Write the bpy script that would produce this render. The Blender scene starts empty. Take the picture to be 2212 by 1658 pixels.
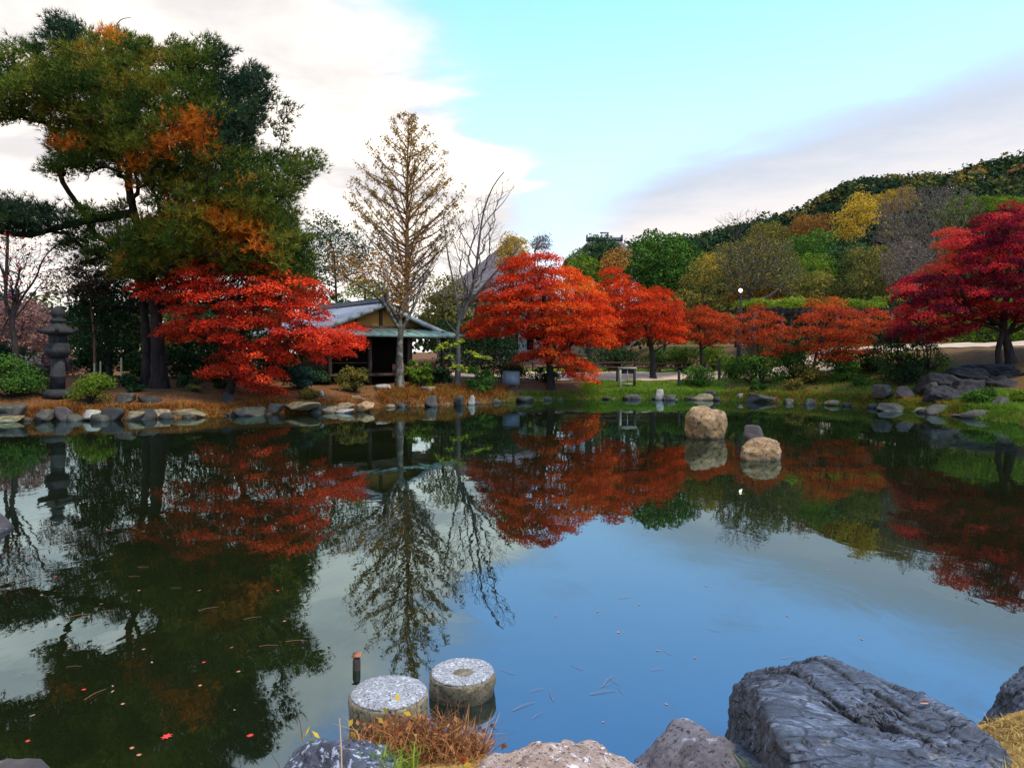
import bpy, bmesh, math, random
import numpy as np
from mathutils import Vector, noise

scene = bpy.context.scene
col = scene.collection
R = math.radians

# ------------------------------------------------------------------ camera
F, CX, HY, CZ = 1560.0, 1105.5, 770.0, 2.0      # focal length and horizon, in units of a 2211 px wide frame; eye 2 m above the water
cam_data = bpy.data.cameras.new('camera')
cam_data.sensor_width = 36.0
cam_data.sensor_fit = 'HORIZONTAL'
cam_data.lens = 36.0 * F / 2211.0
cam_data.shift_y = -(829.0 - HY) / 2211.0
cam_data.clip_start = 0.05
cam_data.clip_end = 6000
cam = bpy.data.objects.new('camera', cam_data)
cam.location = (0, 0, CZ)
cam.rotation_euler = (R(90), 0, 0)
col.objects.link(cam)
scene.camera = cam

# ------------------------------------------------------------------ sky
SUN_EL, SUN_AZ = R(58), R(118)      # azimuth clockwise from +Y: high, from the right and a little behind the viewpoint
world = bpy.data.worlds.new('World')
scene.world = world
world.use_nodes = True
wt = world.node_tree
wt.nodes.clear()
def wn(t, **kw):
    n = wt.nodes.new(t)
    for k, v in kw.items(): setattr(n, k, v)
    return n
def wl(a, b): wt.links.new(a, b)
def wmath(op, a, b=None, c=None, clamp=False):
    n = wn('ShaderNodeMath', operation=op, use_clamp=clamp)
    for i, v in enumerate((a, b, c)):
        if v is None: continue
        if isinstance(v, (int, float)): n.inputs[i].default_value = v
        else: wl(v, n.inputs[i])
    return n.outputs[0]
def wramp(v, lo, hi, o0=0.0, o1=1.0):
    n = wn('ShaderNodeMapRange', interpolation_type='SMOOTHSTEP')
    wl(v, n.inputs[0])
    for i, x in enumerate((lo, hi, o0, o1)): n.inputs[i + 1].default_value = x
    return n.outputs[0]
def wmix(f, a, b):
    n = wn('ShaderNodeMix', data_type='RGBA')
    wl(f, n.inputs[0])
    for i, v in ((6, a), (7, b)):
        if isinstance(v, tuple): n.inputs[i].default_value = (*v, 1)
        else: wl(v, n.inputs[i])
    return n.outputs[2]
sky = wn('ShaderNodeTexSky', sky_type='NISHITA')
sky.sun_disc = False
sky.sun_elevation = SUN_EL
sky.sun_rotation = SUN_AZ
sky.air_density = 1.0
sky.dust_density = 0.6
sky.ozone_density = 1.6
tint = wn('ShaderNodeMix', data_type='RGBA', blend_type='MULTIPLY')
tint.inputs[0].default_value = 1.0
wl(sky.outputs[0], tint.inputs[6])
tint.inputs[7].default_value = (3.2, 4.9, 6.0, 1)
blue = tint.outputs[2]
tc = wn('ShaderNodeTexCoord')
sp = wn('ShaderNodeSeparateXYZ'); wl(tc.outputs['Generated'], sp.inputs[0])
zz = wmath('MAXIMUM', sp.outputs[2], 0.035)
u = wmath('DIVIDE', sp.outputs[0], zz)
v = wmath('DIVIDE', sp.outputs[1], zz)
cmb = wn('ShaderNodeCombineXYZ'); wl(u, cmb.inputs[0]); wl(v, cmb.inputs[1])
def wnoise(scale, detail, rough, off, dist=0.0):
    a = wn('ShaderNodeVectorMath', operation='ADD'); wl(cmb.outputs[0], a.inputs[0]); a.inputs[1].default_value = off
    n = wn('ShaderNodeTexNoise'); wl(a.outputs[0], n.inputs['Vector'])
    n.inputs['Scale'].default_value = scale; n.inputs['Detail'].default_value = detail
    n.inputs['Roughness'].default_value = rough; n.inputs['Distortion'].default_value = dist
    return n.outputs[0]
n1 = wnoise(1.1, 6, 0.55, (3.1, 7.7, 0.0), 0.3)
n2 = wnoise(0.55, 4, 0.5, (11.3, 2.2, 0.0))
n3 = wnoise(2.6, 7, 0.6, (5.3, 1.2, 4.0), 0.4)
vc = wmath('MINIMUM', wmath('MAXIMUM', v, -4.0), 5.0)
edge = wmath('SUBTRACT', wmath('MULTIPLY', vc, 0.20), 0.62)
dl = wmath('ADD', wmath('SUBTRACT', edge, u), wmath('MULTIPLY', wmath('SUBTRACT', n1, 0.5), 1.15))
mask_l = wramp(dl, -0.02, 0.34)
dr = wmath('ADD', wmath('ADD', wmath('MULTIPLY', wmath('SUBTRACT', u, 0.69), 1.48), wmath('SUBTRACT', v, 3.60)), wmath('MULTIPLY', wmath('SUBTRACT', n2, 0.5), 1.1))
dr = wmath('ADD', dr, wmath('MULTIPLY', wmath('SUBTRACT', n3, 0.5), 0.9))
mask_r = wmath('MULTIPLY', wramp(dr, -0.25, 1.0), wramp(u, 0.25, 0.95))
thin = wmath('MULTIPLY', wramp(n3, 0.52, 0.80), 0.4)
cloud = wmath('MAXIMUM', wmath('MAXIMUM', mask_l, wmath('MULTIPLY', mask_r, 0.93)), thin)
far_up = wramp(v, 3.0, 12.0)
c_left = wmix(wramp(n1, 0.36, 0.62), (8.9, 8.5, 8.5), (15.0, 13.7, 12.2))
c_right = wmix(wramp(wmath('ADD', dr, wmath('MULTIPLY', n3, 1.2)), 0.6, 4.2), (6.1, 6.7, 7.8), (10.6, 9.6, 9.0))
ccol = wmix(mask_l, c_right, c_left)
hor = wmix(wramp(sp.outputs[2], 0.05, 0.56, 0.88, 0.0), blue, (8.8, 9.5, 9.8))
final = wmix(cloud, hor, ccol)
bg = wn('ShaderNodeBackground'); wl(final, bg.inputs[0]); bg.inputs[1].default_value = 0.1
out = wn('ShaderNodeOutputWorld'); wl(bg.outputs[0], out.inputs[0])

# ------------------------------------------------------------------ sun, seen through thin cloud
sun_data = bpy.data.lights.new('sun', 'SUN')
sun_data.energy = 4.4
sun_data.angle = R(6)
sun_data.color = (1.0, 0.87, 0.70)
sun = bpy.data.objects.new('sun', sun_data)
sd = Vector((math.sin(SUN_AZ) * math.cos(SUN_EL), math.cos(SUN_AZ) * math.cos(SUN_EL), math.sin(SUN_EL)))
sun.rotation_euler = sd.to_track_quat('Z', 'Y').to_euler()
sun.location = sd * 100
col.objects.link(sun)

vs = scene.view_settings
vs.view_transform = 'Standard'
vs.look = 'None'
vs.exposure = 0.0
vs.gamma = 1.0
vs.use_curve_mapping = False
scene.cycles.use_denoising = True
scene.cycles.max_bounces = 6
scene.cycles.diffuse_bounces = 3
scene.cycles.glossy_bounces = 3
scene.cycles.transmission_bounces = 3
scene.cycles.caustics_reflective = False
scene.cycles.caustics_refractive = False

# ------------------------------------------------------------------ helpers
rng = np.random.default_rng(7)
def W(px, py, d):
    """A world point at depth d (metres in front of the viewpoint) on the sight line of a photo position."""
    return np.array([(px - CX) / F * d, d, CZ + (HY - py) / F * d])
def WX(px, d): return (px - CX) / F * d
def unit(a):
    return a / np.maximum(np.linalg.norm(a, axis=-1, keepdims=True), 1e-9)
def origin(o):
    p = np.zeros(3)
    while o is not None:
        p += np.array(o.location); o = o.parent
    return p
def tag(o, label=None, cat=None, group=None, kind=None):
    if label: o['label'] = label
    if cat: o['category'] = cat
    if group: o['group'] = group
    if kind: o['kind'] = kind
    return o
def thing(name, loc, label, cat, group=None):
    o = bpy.data.objects.new(name, None)
    o.empty_display_size = 0.2
    o.location = tuple(float(c) for c in loc)
    col.objects.link(o)
    return tag(o, label, cat, group)
def npmesh(name, V, Fc, attr=None, smooth=False):
    """V (n,3), Fc: one (m,k) int array or a list of them -> mesh"""
    if not isinstance(Fc, (list, tuple)): Fc = [Fc]
    Fc = [f for f in Fc if len(f)]
    me = bpy.data.meshes.new(name)
    me.vertices.add(len(V)); me.vertices.foreach_set('co', np.ascontiguousarray(V, dtype=np.float32).ravel())
    tot = sum(f.size for f in Fc); nf = sum(len(f) for f in Fc)
    me.loops.add(tot); me.loops.foreach_set('vertex_index', np.concatenate([f.ravel() for f in Fc]).astype(np.int32))
    me.polygons.add(nf)
    starts = []; s = 0
    for f in Fc:
        starts.append(s + np.arange(len(f)) * f.shape[1]); s += f.size
    me.polygons.foreach_set('loop_start', np.concatenate(starts).astype(np.int32))
    if smooth: me.polygons.foreach_set('use_smooth', np.ones(nf, dtype=bool))
    if attr is not None:
        a = me.attributes.new('rnd', 'FLOAT', 'FACE'); a.data.foreach_set('value', np.asarray(attr, dtype=np.float32))
    me.update(calc_edges=True)
    return me
def link(name, me, mat, parent=None, loc=None):
    o = bpy.data.objects.new(name, me)
    if mat is not None and not me.materials: me.materials.append(mat)
    col.objects.link(o)
    if parent is not None: o.parent = parent
    if loc is not None: o.location = tuple(float(c) for c in loc)
    return o
def part(name, V, Fc, mat, parent, attr=None, smooth=False):
    V = np.asarray(V, dtype=float) - origin(parent)
    return link(name, npmesh(name, V, Fc, attr, smooth), mat, parent)

class MB:
    """collects boxes, tubes and lathed shapes into one mesh"""
    def __init__(s, M=None, t=(0, 0, 0)):
        s.v = []; s.q = []; s.t3 = []; s.n = 0
        s.M = np.eye(3) if M is None else M; s.t = np.array(t, dtype=float)
    def add(s, V, quads=(), tris=()):
        V = np.asarray(V, dtype=float) @ s.M.T + s.t
        if len(quads): s.q.append(np.asarray(quads, dtype=int) + s.n)
        if len(tris): s.t3.append(np.asarray(tris, dtype=int) + s.n)
        s.v.append(V); s.n += len(V); return s
    def hexa(s, c8):
        return s.add(c8, [(0, 3, 2, 1), (4, 5, 6, 7), (0, 1, 5, 4), (1, 2, 6, 5), (2, 3, 7, 6), (3, 0, 4, 7)])
    def box(s, lo, hi, bev=0.0):
        x0, y0, z0 = lo; x1, y1, z1 = hi
        if bev <= 0:
            return s.hexa([(x0, y0, z0), (x1, y0, z0), (x1, y1, z0), (x0, y1, z0), (x0, y0, z1), (x1, y0, z1), (x1, y1, z1), (x0, y1, z1)])
        b = min(bev, (x1 - x0) * .45, (y1 - y0) * .45, (z1 - z0) * .45)
        def ring(i, z): return [(x0 + i, y0 + i, z), (x1 - i, y0 + i, z), (x1 - i, y1 - i, z), (x0 + i, y1 - i, z)]
        V = ring(b, z0) + ring(0, z0 + b) + ring(0, z1 - b) + ring(b, z1)
        Q = [(0, 3, 2, 1), (12, 13, 14, 15)]
        for k in range(3):
            for i in range(4):
                j = (i + 1) % 4; Q.append((4 * k + i, 4 * k + j, 4 * k + 4 + j, 4 * k + 4 + i))
        return s.add(V, Q)
    def lathe(s, prof, c=(0, 0, 0), n=24, jit=0.0):
        V = []
        for (r, z) in prof:
            for i in range(n):
                a = 2 * math.pi * i / n
                V.append((c[0] + r * math.cos(a), c[1] + r * math.sin(a), c[2] + z))
        Q = []
        for k in range(len(prof) - 1):
            for i in range(n):
                j = (i + 1) % n; Q.append((k * n + i, k * n + j, (k + 1) * n + j, (k + 1) * n + i))
        T = []
        b = len(V); V.append((c[0], c[1], c[2] + prof[0][1])); V.append((c[0], c[1], c[2] + prof[-1][1]))
        m = (len(prof) - 1) * n
        for i in range(n):
            j = (i + 1) % n; T.append((b, j, i)); T.append((b + 1, m + i, m + j))
        return s.add(V, Q, T)
    def tube(s, pts, rad, k=8):
        V, Q = tube_np(np.asarray(pts, dtype=float), np.asarray(rad, dtype=float), k)
        return s.add(V, Q)
    def get(s):
        return np.concatenate(s.v), [np.concatenate(x) for x in (s.q, s.t3) if x]
    def build(s, name, mat, parent=None, smooth=False):
        V, Fc = s.get()
        if parent is None: return link(name, npmesh(name, V, Fc, None, smooth), mat)
        return part(name, V, Fc, mat, parent, None, smooth)

def frames(T):
    up = np.where(np.abs(T[:, 2:3]) > 0.9, np.array([[1., 0, 0]]), np.array([[0, 0, 1.]]))
    a = unit(np.cross(T, up)); b = np.cross(T, a)
    return a, b
def tube_np(P, r, k=8):
    """one smooth tube along P with closed ends"""
    T = unit(np.gradient(P, axis=0))
    a = np.zeros_like(P); b = np.zeros_like(P)
    ref = np.array([1., 0, 0]) if abs(T[0, 0]) < 0.9 else np.array([0, 1., 0])
    for i in range(len(P)):
        aa = ref - T[i] * np.dot(ref, T[i]); aa /= np.linalg.norm(aa)
        a[i] = aa; b[i] = np.cross(T[i], aa); ref = aa
    th = np.arange(k) * 2 * math.pi / k
    V = (P[:, None, :] + r[:, None, None] * (np.cos(th)[None, :, None] * a[:, None, :] + np.sin(th)[None, :, None] * b[:, None, :])).reshape(-1, 3)
    n = len(P); Q = []
    for i in range(n - 1):
        for j in range(k):
            j2 = (j + 1) % k; Q.append((i * k + j, i * k + j2, (i + 1) * k + j2, (i + 1) * k + j))
    return V, np.array(Q)
def frusta(A, B, ra, rb, k=5):
    """many separate tapered segments at once"""
    T = unit(B - A); a, b = frames(T)
    th = np.arange(k) * 2 * math.pi / k
    c = np.cos(th)[None, :, None]; s_ = np.sin(th)[None, :, None]
    ring = c * a[:, None, :] + s_ * b[:, None, :]
    V = np.concatenate([A[:, None, :] + ra[:, None, None] * ring, B[:, None, :] + rb[:, None, None] * ring], axis=1).reshape(-1, 3)
    j = np.arange(k); q = np.stack([j, (j + 1) % k, (j + 1) % k + k, j + k], axis=1)
    Q = (q[None] + (np.arange(len(A)) * 2 * k)[:, None, None]).reshape(-1, 4)
    return V, Q

def leaves(C, N, size, aspect=0.6):
    """kite-shaped leaf faces at C with normals N"""
    n = len(C)
    N = unit(N); a, b = frames(N)
    ph = rng.random(n) * 2 * math.pi
    u_ = np.cos(ph)[:, None] * a + np.sin(ph)[:, None] * b; v_ = np.cross(N, u_)
    L = (np.asarray(size) * np.ones(n))[:, None]
    V = np.stack([C - u_ * L * .5, C + v_ * L * aspect * .5 + u_ * L * .05, C + u_ * L * .5, C - v_ * L * aspect * .5 + u_ * L * .05], axis=1).reshape(-1, 3)
    return V, np.arange(4 * n).reshape(-1, 4)
def blades(B, D, L, w, bend):
    """curved grass blades from base B along D (unit), two segments; quads + tip tri as quad pair"""
    n = len(B)
    side = unit(np.cross(D, np.array([0, 0, 1.]) + rng.normal(0, .3, (n, 3))))
    L = np.asarray(L)[:, None]; w = np.asarray(w)[:, None]
    M = B + D * L * .55; Tp = B + D * L + bend * L
    V = np.stack([B - side * w, B + side * w, M + side * w * .75, M - side * w * .75, Tp], axis=1).reshape(-1, 3)
    o = (np.arange(n) * 5)[:, None]
    return V, [o + np.array([[0, 1, 2, 3]]), o + np.array([[3, 2, 4]])]

def in_poly(px, py, poly):
    x, y = np.atleast_1d(px), np.atleast_1d(py)
    P = np.asarray(poly, dtype=float); Q = np.roll(P, -1, axis=0)
    r = np.zeros(len(x), dtype=bool)
    for (x0, y0), (x1, y1) in zip(P, Q):
        c = ((y0 > y) != (y1 > y))
        if y1 != y0: r ^= c & (x < (x1 - x0) * (y - y0) / (y1 - y0) + x0)
    return r
def poly_dist(px, py, poly, closed=True):
    x, y = np.atleast_1d(px).astype(float), np.atleast_1d(py).astype(float)
    P = np.asarray(poly, dtype=float); Q = np.roll(P, -1, axis=0)
    if not closed: P, Q = P[:-1], Q[:-1]
    best = np.full(len(x), 1e18)
    for p, q in zip(P, Q):
        e = q - p; l2 = max(e @ e, 1e-9)
        t = np.clip(((x - p[0]) * e[0] + (y - p[1]) * e[1]) / l2, 0, 1)
        best = np.minimum(best, (x - p[0] - t * e[0]) ** 2 + (y - p[1] - t * e[1]) ** 2)
    return np.sqrt(best)
def crown_points(poly, d0, spacing, thick, holes=(), nmax=4000, inset=0.0, rag=0.35):
    """points spread through the volume of a crown whose outline is known; thick = half depth in metres"""
    P = np.asarray(poly, dtype=float)
    lo, hi = P.min(0), P.max(0)
    n = 9000
    px = rng.uniform(lo[0], hi[0], n); py = rng.uniform(lo[1], hi[1], n)
    ok = in_poly(px, py, poly)
    for h in holes: ok &= ~in_poly(px, py, h)
    px, py = px[ok], py[ok]
    e = poly_dist(px, py, poly) * d0 / F
    kd = (max(d0, 27) / 27.0); sc_ = F / d0 * kd ** .9; ph_ = rng.random(6) * 6.28; rag_ = rag * kd ** 1.25
    ragn = .5 + .5 * np.sin(px / sc_ * 3.1 + ph_[0] + 1.3 * np.sin(py / sc_ * 2.3 + ph_[1])) * np.sin(py / sc_ * 3.4 + ph_[2] + 1.3 * np.sin(px / sc_ * 2.0 + ph_[3]))
    ok = e >= inset + rag_ * ragn
    px, py, e = px[ok], py[ok], e[ok]
    half = np.minimum(thick, np.sqrt(e * 2.2 * thick + 0.01))
    d = d0 + rng.uniform(-1, 1, len(px)) * half
    pts = np.stack([(px - CX) / F * d, d, CZ + (HY - py) / F * d], axis=1)
    keep = []
    K = np.zeros((0, 3))
    for p in pts:
        if len(keep) >= nmax: break
        if len(keep) == 0 or np.min(np.sum((K[:len(keep)] - p) ** 2, axis=1)) > spacing ** 2:
            if len(keep) >= len(K): K = np.concatenate([K, np.zeros((512, 3))])
            K[len(keep)] = p; keep.append(p)
    return np.array(keep)
def grow(points, chain, bf=0.4):
    """balanced spanning tree from a trunk chain to all points; returns nodes, parents"""
    m = len(chain); n = len(points)
    X = np.concatenate([chain, points]); par = np.full(m + n, -1)
    par[1:m] = np.arange(m - 1)
    plen = np.zeros(m + n)
    for i in range(1, m): plen[i] = plen[i - 1] + np.linalg.norm(chain[i] - chain[i - 1])
    best = np.full(n, 1e18); who = np.zeros(n, dtype=int)
    for i in range(m):
        up = points[:, 2] - chain[i][2]
        c = np.linalg.norm(points - chain[i], axis=1) + bf * plen[i] + np.where(up < 0, -up * .8, 0)
        b = c < best; best[b] = c[b]; who[b] = i
    done = np.zeros(n, dtype=bool)
    for _ in range(n):
        j = np.argmin(np.where(done, 1e18, best))
        done[j] = True; k = m + j; par[k] = who[j]
        plen[k] = plen[par[k]] + np.linalg.norm(X[k] - X[par[k]])
        c = np.linalg.norm(points - X[k], axis=1) + bf * plen[k]
        b = (~done) & (c < best); best[b] = c[b]; who[b] = k
    return X, par
def skeleton(points, chain, bf=0.4, tip=0.012, power=0.5, rmax=0.3, jitter=0.08, sag=0.0):
    X, par = grow(points, chain, bf)
    n = len(X)
    cnt = np.zeros(n)
    has = np.zeros(n, dtype=bool); has[par[par >= 0]] = True
    cnt[~has] = 1
    depth = np.zeros(n, dtype=int)
    order = []
    ch = [[] for _ in range(n)]
    for i in range(n):
        if par[i] >= 0: ch[par[i]].append(i)
    st = [0]
    while st:
        i = st.pop(); order.append(i); st.extend(ch[i])
    for i in reversed(order):
        if par[i] >= 0: cnt[par[i]] += max(cnt[i], 1)
    r = np.minimum(tip * np.maximum(cnt, 1) ** power, rmax)
    idx = np.arange(len(chain), n)
    A = X[par[idx]]; B = X[idx]; ra = np.minimum(r[par[idx]], r[idx] * 1.5); rb = r[idx]
    L = np.linalg.norm(B - A, axis=1)
    M1 = A + (B - A) * .36 + rng.normal(0, 1, A.shape) * (L * jitter)[:, None]
    M2 = A + (B - A) * .70 + rng.normal(0, 1, A.shape) * (L * jitter)[:, None]
    M1[:, 2] -= L * sag; M2[:, 2] -= L * sag
    root = np.arange(n)
    for i in order:
        if i >= len(chain) and par[i] >= len(chain): root[i] = root[par[i]]
    rid = np.tile(root[idx], 3)
    r1 = ra * .64 + rb * .36; r2 = ra * .3 + rb * .7
    AA = np.concatenate([A, M1, M2]); BB = np.concatenate([M1, M2, B])
    RA = np.concatenate([ra, r1, r2]); RB = np.concatenate([r1, r2, rb])
    BB = BB + (BB - AA) * 0.03
    return AA, BB, RA, RB, rid
def bez(a, b, c, n=10):
    t = np.linspace(0, 1, n)[:, None]
    return (1 - t) ** 2 * a + 2 * t * (1 - t) * b + t ** 2 * c
def polyline(pts, n=24):
    """smooth resampling of control points"""
    P = np.asarray(pts, dtype=float)
    s = np.concatenate([[0], np.cumsum(np.linalg.norm(np.diff(P, axis=0), axis=1))])
    t = np.linspace(0, s[-1], n)
    Q = np.stack([np.interp(t, s, P[:, i]) for i in range(P.shape[1])], axis=1)
    for _ in range(2):
        Q[1:-1] = .25 * Q[:-2] + .5 * Q[1:-1] + .25 * Q[2:]
    return Q

# ------------------------------------------------------------------ materials
MATS = {}
def new_mat(name):
    m = bpy.data.materials.new(name); m.use_nodes = True
    m.node_tree.nodes.clear(); MATS[name] = m
    return m
class NT:
    def __init__(s, m): s.t = m.node_tree
    def n(s, t, **kw):
        x = s.t.nodes.new(t)
        for k, v in kw.items(): setattr(x, k, v)
        return x
    def l(s, a, b): s.t.links.new(a, b)
    def coord(s, kind='Object'):
        return s.n('ShaderNodeTexCoord').outputs[kind]
    def pos(s): return s.n('ShaderNodeNewGeometry').outputs['Position']
    def map(s, vec, scale=(1, 1, 1), rot=(0, 0, 0)):
        x = s.n('ShaderNodeMapping'); s.l(vec, x.inputs[0]); x.inputs['Scale'].default_value = scale; x.inputs['Rotation'].default_value = rot
        return x.outputs[0]
    def noise(s, vec, scale, detail=5, rough=.55, dist=0.0):
        x = s.n('ShaderNodeTexNoise'); s.l(vec, x.inputs['Vector'])
        x.inputs['Scale'].default_value = scale; x.inputs['Detail'].default_value = detail
        x.inputs['Roughness'].default_value = rough; x.inputs['Distortion'].default_value = dist
        return x.outputs[0]
    def voro(s, vec, scale, feature='F1', out='Distance'):
        x = s.n('ShaderNodeTexVoronoi', feature=feature); s.l(vec, x.inputs['Vector']); x.inputs['Scale'].default_value = scale
        return x.outputs[out]
    def ramp(s, v, stops, interp='LINEAR'):
        x = s.n('ShaderNodeValToRGB'); s.l(v, x.inputs[0]); e = x.color_ramp; e.interpolation = interp
        while len(e.elements) < len(stops): e.elements.new(0.5)
        for el, (p, c) in zip(e.elements, stops):
            el.position = p; el.color = (*c, 1) if len(c) == 3 else c
        return x.outputs[0]
    def mix(s, f, a, b, blend='MIX'):
        x = s.n('ShaderNodeMix', data_type='RGBA', blend_type=blend)
        for i, v in ((0, f), (6, a), (7, b)):
            if isinstance(v, (int, float)): x.inputs[i].default_value = v
            elif isinstance(v, tuple): x.inputs[i].default_value = (*v, 1)
            else: s.l(v, x.inputs[i])
        return x.outputs[2]
    def range(s, v, a, b, c=0.0, d=1.0):
        x = s.n('ShaderNodeMapRange', interpolation_type='SMOOTHSTEP'); s.l(v, x.inputs[0])
        for i, k in enumerate((a, b, c, d)): x.inputs[i + 1].default_value = k
        return x.outputs[0]
    def math(s, op, a, b=0.0):
        x = s.n('ShaderNodeMath', operation=op)
        for i, v in enumerate((a, b)):
            if isinstance(v, (int, float)): x.inputs[i].default_value = v
            else: s.l(v, x.inputs[i])
        return x.outputs[0]
    def bump(s, h, strength=.4, dist=.02, normal=None):
        x = s.n('ShaderNodeBump'); s.l(h, x.inputs['Height']); x.inputs['Strength'].default_value = strength; x.inputs['Distance'].default_value = dist
        if normal is not None: s.l(normal, x.inputs['Normal'])
        return x.outputs[0]
    def out(s, sh):
        o = s.n('ShaderNodeOutputMaterial'); s.l(sh, o.inputs[0])
    def princ(s, colr, rough=.8, normal=None, spec=.3, **kw):
        p = s.n('ShaderNodeBsdfPrincipled')
        if isinstance(colr, tuple): p.inputs['Base Color'].default_value = (*colr, 1)
        else: s.l(colr, p.inputs['Base Color'])
        if isinstance(rough, (int, float)): p.inputs['Roughness'].default_value = rough
        else: s.l(rough, p.inputs['Roughness'])
        p.inputs['Specular IOR Level'].default_value = spec
        if normal is not None: s.l(normal, p.inputs['Normal'])
        for k, v in kw.items(): p.inputs[k].default_value = v
        s.out(p.outputs[0]); return p
def leaf_mat(name, stops, trans=.35, patch=0.0, pscale=.6):
    m = new_mat(name); t = NT(m)
    a = t.n('ShaderNodeAttribute', attribute_name='rnd').outputs['Fac']
    if patch:
        a = t.math('ADD', a, t.math('MULTIPLY', t.math('SUBTRACT', t.noise(t.pos(), pscale, 3), .5), patch))
    c = t.ramp(a, stops)
    d = t.n('ShaderNodeBsdfDiffuse'); t.l(c, d.inputs[0])
    tr = t.n('ShaderNodeBsdfTranslucent'); t.l(c, tr.inputs[0])
    x = t.n('ShaderNodeMixShader'); x.inputs[0].default_value = trans
    t.l(d.outputs[0], x.inputs[1]); t.l(tr.outputs[0], x.inputs[2]); t.out(x.outputs[0])
    return m
def bark_mat(name, c1, c2, scale=6, lichen=None):
    m = new_mat(name); t = NT(m); p = t.pos()
    st = t.map(p, (1, 1, .25))
    n = t.noise(st, scale * 2.2, 6, .65, .6)
    c = t.ramp(n, [(.3, c1), (.7, c2)])
    if lichen: c = t.mix(t.range(t.noise(p, 5.5, 5, .6), .48, .6), c, lichen)
    t.princ(c, .92, t.bump(n, .9, .04), .15)
    return m
def rock_mat(name, cs, scale=3.0, speck=None, lichen=None, rough=.8, stretch=(1, 1, 1), rot=(0, 0, 0), bump=.6, moss=None, wet=True, coord='Object', bd=.02):
    m = new_mat(name); t = NT(m); p = t.coord(coord); q = t.map(p, stretch, rot)
    n = t.noise(q, scale, 8, .62, .4)
    c = t.ramp(n, [(.25 + .5 * i / (len(cs) - 1), k) for i, k in enumerate(cs)])
    f = t.noise(q, scale * 7, 6, .7)
    c = t.mix(t.range(f, .35, .7, 0, .55), c, t.mix(.5, c, (.02, .02, .022)), 'MIX')
    if speck:
        s = t.noise(p, speck[1], 3, .75)
        c = t.mix(t.range(s, speck[2], speck[2] + .07), c, speck[0])
    if lichen:
        s = t.noise(p, lichen[1], 6, .68, .5)
        c = t.mix(t.range(s, lichen[2], lichen[2] + .08, 0, .85), c, lichen[0])
    if moss:
        g = t.n('ShaderNodeNewGeometry'); sx = t.n('ShaderNodeSeparateXYZ'); t.l(g.outputs['Normal'], sx.inputs[0])
        k = t.math('MULTIPLY', t.range(sx.outputs[2], .35, .9), t.range(t.noise(p, 4, 5, .6), .45, .6))
        c = t.mix(k, c, moss)
    hgt = t.math('ADD', t.math('MULTIPLY', n, 1.0), t.math('MULTIPLY', f, .45))
    if wet:     # a wet band just above the water line darkens and shines
        sz = t.n('ShaderNodeSeparateXYZ'); t.l(t.pos(), sz.inputs[0])
        wv = t.range(t.math('ADD', sz.outputs[2], t.math('MULTIPLY', t.math('SUBTRACT', f, .5), .05)), .015, .075, .75, 0)
        c = t.mix(wv, c, t.mix(1.0, c, (.28, .26, .22), 'MULTIPLY'))
        rgh = t.math('SUBTRACT', rough, t.math('MULTIPLY', wv, .35))
    else: rgh = rough
    t.princ(c, rgh, t.bump(hgt, bump, bd), .35)
    return m
def plain_mat(name, c1, c2=None, scale=8, rough=.8, spec=.3, bump=.2, stretch=(1, 1, 1), bd=.01):
    m = new_mat(name); t = NT(m); p = t.map(t.coord('Object'), stretch)
    n = t.noise(p, scale, 6, .6)
    c = t.ramp(n, [(.3, c1), (.7, c2 or c1)])
    t.princ(c, rough, t.bump(n, bump, bd), spec)
    return m

SCARLET = leaf_mat('maple_scarlet', [(0, (.10, .030, .010)), (.2, (.30, .035, .012)), (.45, (.64, .036, .015)), (.75, (.84, .058, .022)), (1, (.86, .11, .03))], .40, .35, .8)
ORANGE_RED = leaf_mat('maple_orange_red', [(0, (.16, .030, .008)), (.25, (.36, .032, .009)), (.55, (.64, .046, .012)), (.8, (.76, .075, .014)), (1, (.76, .16, .02))], .40, .4, .6)
RUSSET = leaf_mat('maple_russet', [(0, (.07, .06, .014)), (.3, (.22, .045, .012)), (.65, (.44, .046, .013)), (1, (.54, .09, .02))], .38, .4, .7)
CRIMSON = leaf_mat('maple_crimson', [(0, (.035, .008, .012)), (.35, (.12, .010, .022)), (.62, (.30, .014, .026)), (.82, (.68, .022, .032)), (1, (.40, .085, .028))], .38, .5, .5)
PINE = leaf_mat('pine_needles', [(0, (.018, .036, .010)), (.4, (.050, .086, .014)), (.75, (.115, .15, .020)), (1, (.24, .19, .025))], .15, .3, .5)
PINE_DARK = leaf_mat('pine_needles_bluish', [(0, (.010, .024, .014)), (.5, (.024, .050, .025)), (1, (.060, .090, .03))], .15, .2, .5)
PINE_ORANGE = leaf_mat('pine_needles_withered', [(0, (.30, .07, .012)), (.5, (.66, .17, .02)), (1, (.78, .32, .03))], .25)
PINE_OCHRE = leaf_mat('pine_needles_ochre', [(0, (.05, .085, .015)), (.45, (.115, .145, .02)), (.75, (.22, .17, .02)), (1, (.42, .17, .02))], .2, .3)
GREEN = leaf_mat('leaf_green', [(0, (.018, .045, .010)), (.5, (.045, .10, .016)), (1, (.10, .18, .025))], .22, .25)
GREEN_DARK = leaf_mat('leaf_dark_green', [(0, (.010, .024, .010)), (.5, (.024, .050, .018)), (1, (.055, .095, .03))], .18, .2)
GREEN_BLUE = leaf_mat('leaf_bluish_green', [(0, (.010, .026, .020)), (.5, (.022, .055, .040)), (1, (.06, .11, .07))], .15)
LIME = leaf_mat('leaf_yellow_green', [(0, (.06, .10, .012)), (.5, (.16, .22, .02)), (1, (.34, .36, .03))], .35, .3)
OLIVE = leaf_mat('leaf_olive', [(0, (.05, .055, .016)), (.5, (.12, .11, .026)), (1, (.28, .20, .035))], .3, .4)
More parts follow.
